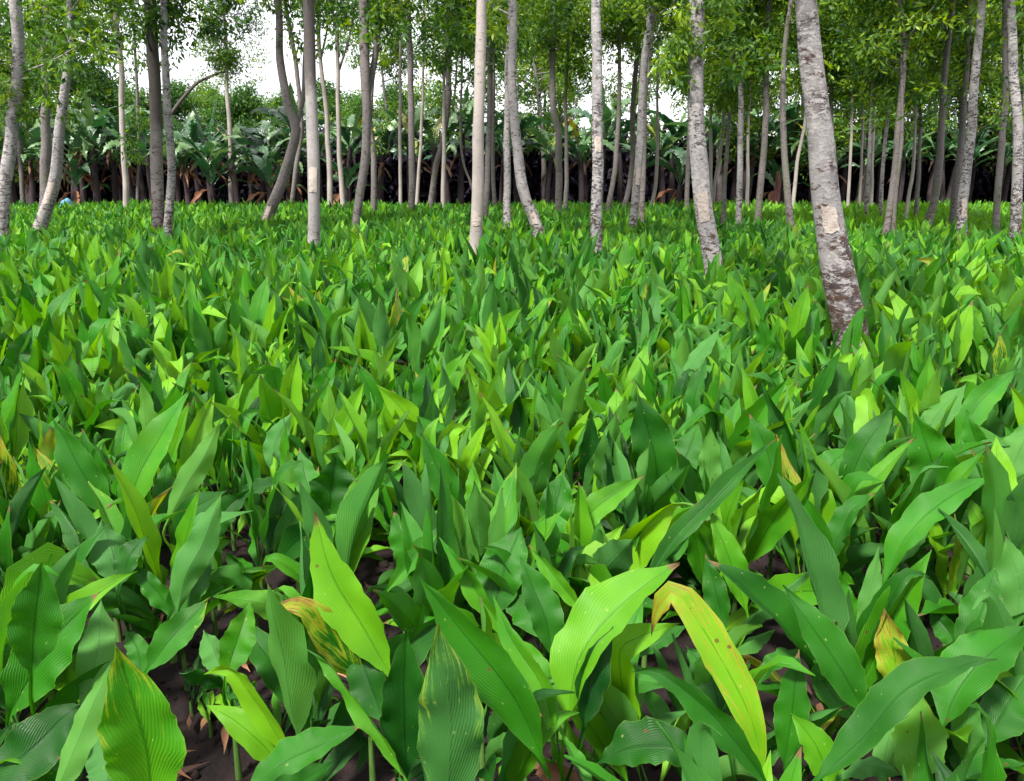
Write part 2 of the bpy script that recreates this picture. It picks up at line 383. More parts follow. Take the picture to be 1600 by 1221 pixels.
# hero leaves: (plant, points base->tip in photo px, width px, z of blade base, depth change base->tip, roll, side, tint, dry, fold)
HL = [
# lower left corner
('roundleaf', [(49,1053),(56,965),(66,877)], 80, .55, .02, -.15, 1, .30, 0, .18),
('roundleaf', [(14,1118),(70,1020),(120,960),(156,925)], 96, .38, .10, .2, 1, .42, 0, .22),
('roundleaf', [(131,1112),(150,1030),(158,936)], 62, .36, .18, .3, -1, .72, 0, .2),
('roundleaf', [(20,1120),(12,1060),(30,985)], 60, .36, .10, -.3, 1, .28, 0, .2),
('cornerleaf', [(-30,1215),(40,1180),(95,1125),(133,1100)], 88, .48, .12, .45, 1, .12, 0, .2),
('cornerleaf', [(80,1260),(110,1185),(150,1090),(178,1030)], 52, .54, .10, .35, -1, .85, 0, .25),
('burntip', [(236,1275),(232,1180),(208,1090),(180,1008)], 126, .50, -.02, .12, 1, .56, .425, .28),
('burntip', [(150,1265),(170,1200),(150,1120)], 70, .40, .15, .1, -1, .30, 0, .2),
('scarleaf', [(228,1052),(262,1005),(300,965),(327,934)], 54, .25, .15, .1, 1, .40, .40, .25),
('scarleaf', [(222,1060),(215,1015),(195,985)], 34, .22, .10, .2, 1, .35, 0, .2),
('singlestem', [(352,1062),(368,1010),(392,940)], 55, .34, .10, .1, 1, .55, 0, .2),
('singlestem', [(350,1060),(335,1020),(318,985)], 46, .34, .10, -.2, -1, .62, 0, .25),
('singlestem', [(350,1075),(318,1058),(280,1052)], 34, .30, -.05, .9, 1, .10, 0, .15),
('singlestem', [(354,1078),(372,1092),(366,1105)], 26, .30, -.05, .5, 1, .20, 0, .15),
('tallstem', [(184,915),(176,870),(158,812)], 66, .40, .1, -.1, -1, .22, 0, .2),
('tallstem', [(188,915),(205,865),(232,838)], 40, .40, .1, .4, 1, .2, 0, .2),
('midleft', [(277,960),(290,900),(318,845),(346,768)], 54, .34, .15, .1, -1, .55, 0, .25),
('midleft', [(264,968),(292,925),(332,868)], 56, .30, .12, .2, 1, .22, 0, .2),
('midleft', [(275,965),(245,925),(205,880)], 34, .28, .05, .5, 1, .32, 0, .2),
('paleback', [(392,932),(360,905),(322,905)], 44, .22, -.05, .6, -1, .6, .3, .25),
# centre left
('goldspear', [(612,1058),(570,985),(520,900),(492,800)], 84, .44, .10, .1, 1, .82, .37, .25),
('brownedge', [(571,1073),(520,1000),(470,948),(420,955)], 56, .38, -.05, .35, 1, .30, .56, .35),
('goldspear', [(636,1215),(632,1100),(634,982)], 80, .36, .02, 0, 1, .06, 0, .25),
('goldspear', [(600,1130),(575,1060),(556,1000)], 70, .34, .12, .2, 1, .16, 0, .2),
('spotleaf', [(695,1290),(703,1180),(700,1080),(684,975)], 116, .40, .0, .05, -1, .10, .435, .12),
('spotleaf', [(640,1224),(597,1150),(560,1100),(515,1040),(466,1004)], 34, .42, .12, 1.0, 1, .62, .2, .3),
('lowspread', [(385,1235),(440,1195),(510,1160),(566,1133)], 60, .36, .10, .5, 1, .34, 0, .28),
('lowspread', [(395,1245),(470,1220),(520,1190)], 50, .30, .15, .3, 1, .2, 0, .2),
('seedling', [(495,1046),(455,1048),(414,1064)], 24, .13, -.02, .6, 1, .35, 0, .2),
('seedling', [(531,1114),(490,1092),(452,1076)], 18, .10, .08, .6, 1, .55, 0, .2),
('broadblue', [(850,1190),(800,1085),(720,985),(654,900)], 84, .46, .02, .25, 1, .38, 0, .28),
('broadblue', [(866,1160),(850,1080),(800,1000),(770,930)], 48, .44, .14, .3, 1, .62, 0, .25),
('broadblue', [(770,968),(785,900),(815,822)], 84, .34, .15, .3, 1, .30, .2, .2),
('slimspear', [(800,1005),(755,940),(716,880),(687,840)], 34, .40, .10, .5, 1, .55, 0, .3),
('curlspear', [(604,925),(648,872),(696,820)], 28, .36, .12, .7, 1, .5, .25, .5),
('curlspear', [(650,900),(635,850),(615,800)], 60, .34, .12, .0, 1, .42, 0, .2),
# centre
('bigbright', [(886,1130),(905,1030),(975,940),(1062,880)], 104, .44, .18, .35, 1, .74, .15, .28),
('bigbright', [(912,1135),(925,1050),(958,978)], 52, .44, .06, -.5, 1, .08, 0, .4),
('bigbright', [(858,1140),(842,1060),(795,985)], 52, .40, .12, -.2, 1, .58, 0, .25),
('bigbright', [(880,1150),(905,1200),(935,1260)], 30, .44, -.12, .5, 1, .55, 0, .3),
('bluegroup', [(866,1032),(850,960),(812,868)], 62, .38, .12, -.2, 1, .28, 0, .22),
('bluegroup', [(912,960),(870,905),(826,852)], 28, .38, .10, .4, 1, .66, 0, .35),
('bluegroup', [(850,1000),(822,950),(790,905)], 60, .34, .20, .2, 1, .30, 0, .2),
('yellowbend', [(1194,1212),(1172,1120),(1115,1010),(1068,940),(1050,926),(1028,955),(1018,994)], 62, .40, .16, .15, 1, .95, .54, .30),
('longgreen', [(1200,1230),(1150,1160),(1085,1092),(1030,1052),(986,1050)], 46, .40, .10, .55, 1, .22, 0, .3),
('longgreen', [(1130,1135),(1110,1060),(1072,1010)], 60, .36, .14, .2, 1, .22, 0, .2),
('darkfold', [(938,1190),(1000,1165),(1060,1172),(1098,1205)], 64, .34, -.04, .75, 1, .12, 0, .3),
('pleatblue', [(990,1030),(1030,1005),(1075,976)], 34, .32, .04, .5, 1, .30, 0, .25),
('pleatblue', [(960,1120),(950,1060),(965,1010)], 60, .30, .15, 0, 1, .22, 0, .15),
('pleatblue', [(1000,1110),(985,1050),(970,1020)], 40, .30, .10, 0, -1, .75, 0, .2),
('uprightpair', [(1166,955),(1142,880),(1108,795)], 48, .36, .10, -.1, 1, .66, 0, .25),
('uprightpair', [(1132,990),(1120,930),(1102,866)], 42, .32, .10, .1, 1, .26, 0, .2),
('rolledleaf', [(1136,1006),(1180,960),(1232,915),(1276,886)], 30, .38, .10, .6, -1, .60, 0, .75),
('rolledleaf', [(1140,1022),(1175,1000),(1212,984)], 28, .34, .05, .5, -1, .62, .3, .5),
('diagonal', [(1000,925),(1050,850),(1110,790),(1160,735),(1216,683)], 28, .42, .22, .75, 1, .18, .2, .55),
('diagonal', [(1030,885),(1060,850),(1098,812)], 30, .36, .10, .5, 1, .42, 0, .3),
# right
('pleatbig', [(1354,1120),(1310,1040),(1265,975),(1223,914)], 70, .38, .12, .2, 1, .28, 0, .25),
('pleatbig', [(1225,1200),(1238,1110),(1248,1015)], 56, .30, .08, 0, 1, .26, 0, .2),
('pleatbig', [(1180,1075),(1215,1035),(1262,1016)], 34, .32, .04, .7, 1, .32, 0, .25),
('pleatbig', [(1350,1130),(1300,1085),(1262,1025)], 50, .32, .20, .1, 1, .36, 0, .2),
('brightpair', [(1345,1000),(1318,940),(1285,882)], 42, .30, .08, .1, 1, .52, 0, .25),
('brightpair', [(1342,1020),(1355,950),(1374,853)], 34, .30, .10, .2, -1, .72, 0, .3),
('sweeping', [(1382,912),(1415,840),(1480,780),(1550,744)], 52, .36, .12, .4, 1, .45, 0, .3),
('sweeping', [(1395,885),(1430,830),(1458,790)], 44, .34, .12, .1, -1, .66, 0, .2),
('rustspot', [(1404,1095),(1398,1030),(1381,950)], 58, .34, .06, 0, 1, .86, .58, .2),
('rustspot', [(1340,1060),(1390,1010),(1444,955)], 40, .28, .12, .3, 1, .30, 0, .25),
('rustspot', [(1500,1020),(1480,985),(1450,950)], 38, .30, .10, .2, 1, .26, 0, .25),
('longdark', [(1272,1225),(1350,1150),(1420,1075),(1500,1040),(1558,1030)], 66, .46, .06, .45, 1, .22, .28, .3),
('sunthrough', [(1424,1235),(1436,1160),(1442,1085)], 86, .32, .04, 0, -1, .84, .42, .15),
('sunthrough', [(1376,1230),(1390,1150),(1420,1090)], 46, .30, .12, 0, -1, .74, 0, .2),
('widepleat', [(1473,1138),(1500,1070),(1550,1020),(1608,975)], 96, .42, .12, .3, 1, .36, .25, .22),
('bluespear', [(1495,1032),(1530,965),(1556,886)], 62, .38, .12, -.2, 1, .28, 0, .25),
('bluespear', [(1588,982),(1592,910),(1572,838)], 60, .38, .10, -.1, -1, .66, 0, .25),
('bluespear', [(1560,985),(1565,940),(1562,905)], 40, .36, .12, .1, -1, .85, 0, .2),
('farcorner', [(1520,1215),(1510,1140),(1522,1080)], 52, .30, .04, 0, -1, .64, 0, .2),
('farcorner', [(1536,1165),(1570,1110),(1606,1050)], 74, .36, .10, .3, 1, .24, 0, .25),
('farcorner', [(1490,1225),(1545,1205),(1612,1195)], 54, .36, .04, .6, 1, .24, 0, .3),
('yellowlow', [(1300,1232),(1275,1165),(1236,1115)], 54, .36, .06, .2, 1, .70, .3, .22),
('yellowlow', [(1310,1215),(1360,1196),(1412,1212)], 30, .36, .0, .7, -1, .45, 0, .25),
# middle left
('tallfork', [(197,826),(215,750),(252,680),(296,610)], 62, .34, .20, .1, 1, .55, 0, .25),
('tallfork', [(176,812),(130,740),(82,652)], 58, .34, .05, .15, 1, .30, 0, .15),
('tallfork', [(190,815),(160,790),(125,745)], 50, .32, .0, .3, 1, .12, 0, .2),
('yellowspear', [(259,822),(290,760),(318,715),(346,655)], 42, .34, .15, .2, -1, .84, .15, .25),
('yellowspear', [(262,815),(256,770),(262,720)], 36, .32, .1, .1, 1, .3, 0, .2),
('roundtop', [(515,812),(518,765),(526,710)], 80, .38, .02, 0, 1, .20, 0, .15),
('roundtop', [(500,800),(482,760),(468,700)], 40, .40, .15, .1, 1, .42, .30, .1),
('roundtop', [(560,860),(535,830),(492,808)], 46, .30, .0, .2, 1, .55, .2, .2),
('bluecurve', [(275,862),(300,800),(355,766)], 46, .34, .02, .3, 1, .16, 0, .2),
('bluecurve', [(330,850),(350,800),(392,765)], 42, .32, .06, .3, 1, .20, 0, .2),
('bluecurve', [(370,778),(400,765),(442,748)], 22, .40, .0, .9, 1, .12, 0, .3),
('slantblue', [(722,808),(690,745),(660,678)], 50, .34, .05, .2, 1, .30, 0, .15),
('slantblue', [(728,812),(742,770),(738,720)], 30, .34, .1, .1, 1, .6, 0, .3),
('darkupright', [(660,656),(662,610),(668,566)], 36, .40, .05, 0, 1, .30, 0, .2),
('darkupright', [(668,660),(680,630),(698,600)], 24, .40, .05, .2, 1, .7, 0, .2),
('leftdark', [(14,602),(28,556),(50,508)], 36, .40, .1, 0, 1, .25, 0, .25),
('yellowtwin', [(480,648),(462,600),(440,555)], 30, .40, .05, .1, 1, .72, 0, .25),
('yellowtwin', [(490,645),(505,600),(525,560)], 34, .40, .05, .1, 1, .45, 0, .25),
('fanleaf', [(424,742),(430,690),(456,645)], 40, .36, .1, .1, -1, .42, 0, .2),
('fanleaf', [(372,664),(390,610),(416,566)], 34, .38, .1, .2, 1, .66, 0, .3),
# middle right
('bigdark', [(1032,782),(1020,700),(996,614)], 78, .36, .02, 0, 1, .16, 0, .2),
('bigdark', [(1050,770),(1072,715),(1092,660)], 50, .36, .15, .2, 1, .32, 0, .15),
('limeleaf', [(1105,772),(1110,720),(1110,668)], 42, .38, .02, 0, -1, .84, 0, .25),
('limeleaf', [(1100,770),(1078,740),(1066,710)], 30, .36, .02, .2, 1, .16, 0, .25),
('tallblue', [(1216,792),(1200,710),(1170,644)], 50, .38, .12, -.1, 1, .34, 0, .2),
('narrowdark', [(1252,762),(1235,680),(1190,598)], 42, .40, .1, .5, 1, .16, 0, .4),
('broadpair', [(1270,782),(1292,735),(1332,698)], 52, .34, .05, .1, 1, .45, 0, .2),
('broadpair', [(1320,788),(1345,710),(1397,636)], 56, .34, .1, .1, 1, .28, 0, .25),
('paletall', [(1472,802),(1455,720),(1430,645)], 76, .36, .05, 0, 1, .36, 0, .15),
('yellowarc', [(1492,704),(1530,630),(1590,577)], 42, .38, .12, .3, 1, .52, 0, .3),
('yellowarc', [(1440,690),(1462,650),(1510,600)], 46, .36, .1, .2, -1, .70, 0, .2),
('edgebent', [(1312,895),(1270,810),(1222,740)], 30, .38, .10, .6, 1, .40, 0, .35),
('edgebent', [(1290,885),(1330,800),(1368,770)], 46, .34, .05, .3, 1, .26, 0, .25),
('rightlime', [(1568,765),(1590,710),(1620,650)], 62, .38, .08, .1, -1, .74, 0, .2),
('rightlime', [(1560,740),(1525,690),(1510,640)], 40, .36, .1, .1, 1, .4, 0, .2),
('brightsweep', [(895,862),(925,800),(1006,744)], 44, .34, .06, .1, 1, .66, 0, .28),
('brightsweep', [(860,850),(870,790),(880,735)], 60, .32, .12, 0, 1, .30, 0, .3),
('smoothupright', [(1195,576),(1196,535),(1188,497)], 32, .42, .0, 0, 1, .40, 0, .1),
('smoothupright', [(1200,577),(1212,550),(1213,518)], 22, .42, .0, .2, 1, .16, 0, .2),
('paleupright', [(1446,642),(1440,605),(1426,574)], 32, .42, .0, .1, 1, .38, 0, .15),
('paleslant', [(1062,600),(1090,555),(1128,510)], 30, .42, .1, .2, -1, .55, 0, .2),
('bluetall', [(1080,680),(1086,620),(1104,560)], 34, .40, .1, .2, 1, .28, 0, .25),
]
HLABEL = {
'roundleaf': 'turmeric plant with a rounded pleated blue-green leaf near the lower left corner',
'cornerleaf': 'turmeric plant with drooping dark leaf and narrow lime leaf in the bottom left corner',
'burntip': 'turmeric plant with wide leaf burnt brown at the tip and speckled yellow',
'scarleaf': 'low turmeric plant with a pale scar along one slanting leaf',
'singlestem': 'young turmeric plant on a bare single stem above open soil',
'tallstem': 'turmeric plant on a tall thin dark stem behind the rounded blue-green leaf',
'midleft': 'turmeric plant with bright and dull overlapping leaves behind the patch of open soil',
'paleback': 'small turmeric plant with a limp yellowish leaf over dark soil',
'goldspear': 'turmeric plant with a long golden-green spear leaf over dark upright leaves',
'brownedge': 'turmeric plant with a curled leaf edged in brown and pink',
'spotleaf': 'turmeric plant with a huge dark leaf spotted brown along its edge',
'lowspread': 'turmeric plant with a grey-green leaf spreading flat over the bottom edge',
'seedling': 'tiny turmeric seedling lying low on the bare soil',
'broadblue': 'turmeric plant with a broad blue-green wavy leaf slanting up to the left',
'slimspear': 'turmeric plant with one slim bright leaf pointing up left behind the broad wavy leaf',
'curlspear': 'turmeric plant with an upright curled half-rolled leaf tip',
'bigbright': 'turmeric plant with a large bright arching leaf in the middle of the front',
'bluegroup': 'turmeric plant with three blue-green leaves fanned left behind the large arching leaf',
'yellowbend': 'turmeric plant with a yellow leaf streaked orange and folded over at its tip',
'longgreen': 'turmeric plant with a long smooth leaf arching in front of the yellow folded leaf',
'darkfold': 'low turmeric plant with a dark folded leaf arching across the bottom edge',
'pleatblue': 'turmeric plant with short pleated leaves just left of the yellow folded leaf',
'uprightpair': 'turmeric plant with a bright and a blue-green leaf upright behind the yellow leaf',
'rolledleaf': 'turmeric plant with a pale green leaf rolled up lengthwise like a tube',
'diagonal': 'turmeric plant with a long dark narrow leaf pointing diagonally up right',
'pleatbig': 'turmeric plant with a large grey-green leaf deeply pleated and slanting left',
'brightpair': 'small turmeric plant with two bright leaves spread in a V',
'sweeping': 'turmeric plant with a wavy leaf sweeping up to the right',
'rustspot': 'turmeric plant with a yellow pointed leaf carrying a rust-brown streak',
'longdark': 'turmeric plant with a very long dark leaf bending over to the right',
'sunthrough': 'turmeric plant with a yellow-green leaf glowing through below the long dark leaf',
'widepleat': 'turmeric plant with a wide pleated leaf reaching the right edge',
'bluespear': 'turmeric plant with a tall blue-green spear leaf before a bright one by the right edge',
'farcorner': 'turmeric plant with pleated blue-green leaves in the lower right corner',
'yellowlow': 'low turmeric plant with a yellowish leaf tipped left under the pleated leaf',
'tallfork': 'turmeric plant with two tall leaves forking apart, one bright and one blue-green',
'yellowspear': 'turmeric plant with a slender yellow leaf beside the tall forked leaves',
'roundtop': 'turmeric plant with a broad rounded dark leaf in front of a yellow-cornered one',
'bluecurve': 'turmeric plant with dark blue-green leaves curving over to the right',
'slantblue': 'turmeric plant with a ribbed grey-green leaf leaning left at the centre',
'darkupright': 'turmeric plant with a small dark upright leaf in the middle of the field',
'leftdark': 'turmeric plant with a dark upright leaf at the left edge of the field',
'yellowtwin': 'turmeric plant with a yellow and a green leaf parted like a V',
'fanleaf': 'turmeric plant with a pair of leaves fanned to the right left of centre',
'bigdark': 'turmeric plant with a very large dark green upright leaf right of centre',
'limeleaf': 'turmeric plant with a lime pointed leaf beside the large dark upright leaf',
'tallblue': 'turmeric plant with a tall blue-green leaf behind the dark diagonal leaf',
'narrowdark': 'turmeric plant with a dark narrow leaf leaning left on the right side',
'broadpair': 'turmeric plant with two broad leaves leaning right side by side',
'paletall': 'turmeric plant with a tall pale blue-green oval leaf toward the right edge',
'yellowarc': 'turmeric plant with bright leaves arching up toward the right edge',
'edgebent': 'turmeric plant with a thin leaf seen edge on, leaning left',
'rightlime': 'turmeric plant with a lime leaf cut off by the right edge',
'brightsweep': 'turmeric plant with a bright wavy leaf sweeping right at the centre',
'smoothupright': 'turmeric plant with a smooth oval upright leaf in front of the thick leaning trunk',
'paleupright': 'turmeric plant with a pale oval leaf to the right beyond the thick trunk base',
'paleslant': 'turmeric plant with a pale leaf slanting right before the thick trunk base',
'bluetall': 'turmeric plant with a narrow blue-green leaf standing right of the centre',
}
hero_rg = np.random.default_rng(21)
hero_roots = []
plants = {}
for h in HL: plants.setdefault(h[0], []).append(h)
n_plants = 0
for key, leaves in plants.items():
    bases = [at_z(l[1][0][0], l[1][0][1], l[3]) for l in leaves]
    root = np.mean(bases, axis=0); root[1] += .03; root[2] = 0
    # keep the foot of the plant under its leaves
    hero_roots.append(root.copy())
    e = empty('turmeric_plant', root, HLABEL[key], 'turmeric plant', 'turmeric plants in the front of the field'); n_plants += 1
    sh = min(min(l[3] for l in leaves) * .55, .22)
    Vs, Fs = stem_mesh(sh, .011, nseg=8)
    mesh_from('stem', Vs, Fs, M['plant_stem'], e)
    for (pk, pts, wpx, zb, dy, roll, side, tint, dry, fold) in leaves:
        fold *= 1.45
        b0 = at_z(pts[0][0], pts[0][1], zb)
        n = len(pts); P = [b0]
        seg = np.concatenate([[0], np.cumsum([math.dist(pts[i], pts[i+1]) for i in range(n-1)])]); seg /= seg[-1]
        for i in range(1, n):
            P.append(at_depth(pts[i][0], pts[i][1], b0[1] + dy * seg[i] ** 1.2))
        P = np.array(P)
        top = root + np.array([0, 0, sh * .9])
        nb = 22; Cb = resample(P, nb)
        t0 = (Cb[1] - Cb[0]); t0 /= np.linalg.norm(t0)
        dist = np.linalg.norm(b0 - top)
        npet = 6; t = np.linspace(0, 1, npet, endpoint=False)[:, None]
        hnd1 = top + np.array([0, 0, dist * .4]); hnd2 = b0 - t0 * dist * .35
        Cp = (1-t)**3 * top + 3*(1-t)**2*t*hnd1 + 3*(1-t)*t*t*hnd2 + t**3*b0
        C = np.concatenate([Cp, Cb]); nv = len(C)
        T = np.gradient(C, axis=0); T /= np.linalg.norm(T, axis=1)[:, None]
        Vw = CAM - C; dv = -(Vw @ FWD); Vw /= np.linalg.norm(Vw, axis=1)[:, None]
        S = np.cross(T, Vw); sn = np.linalg.norm(S, axis=1)[:, None]
        S = S / np.maximum(sn, 1e-6)
        for i in range(1, nv):                        # keep continuity
            if S[i] @ S[i-1] < 0: S[i] *= -1
        Nn = np.cross(S, T)
        mid = nv // 2 + 4
        if Nn[mid] @ Vw[mid] < 0: Nn = -Nn; S = -S
        sb = np.concatenate([np.linspace(-.35, 0, npet, endpoint=False), np.linspace(0, 1, nb)])
        rr = roll + .35 * np.clip(sb, 0, 1) * hero_rg.normal(0, .8)
        rr = np.broadcast_to(rr, sb.shape)
        S2 = S * np.cos(rr)[:, None] + Nn * np.sin(rr)[:, None]
        N2 = -S * np.sin(rr)[:, None] + Nn * np.cos(rr)[:, None]
        if side < 0: N2 = -N2; S2 = -S2
        wm = wpx * .91 / F * dv[mid] / max(math.cos(fold), .6) / max(math.cos(abs(roll) * .8), .6)
        w = blade_profile(sb, .007 / (wm / 2)) * wm / 2
        fo = fold + (1.1 - fold) * np.clip(-sb * 4 + .5, 0, 1) * (sb < .12)
        # orientation: faces must wind toward N2
        Vv, Fc, luv, dr = ribbon(C[None], S2[None], N2[None], w[None], np.broadcast_to(fo, sb.shape)[None], 11,
                                 np.array([tint]), sb[None], np.array([dry]), .16, np.array([2 + 3 * hero_rg.random()]), .0, hero_rg)
        q = Vv[Fc[len(Fc)//2]]; fn = np.cross(q[1]-q[0], q[3]-q[0])
        if fn @ N2[mid] < 0: Fc = Fc[:, ::-1]
        # edge irregularity
        ed = np.abs(luv[:, 0]) > .95
        Vv[ed] += hero_rg.normal(0, .0009, (ed.sum(), 3))
        o = mesh_from('leaf', Vv - root, Fc, M['leaf'], e, luv, dr)
        if dry > .53: o['label'] = 'yellowed leaf with brown dead patches'
        elif dry > .42: o['label'] = 'leaf with yellow and brown spots'

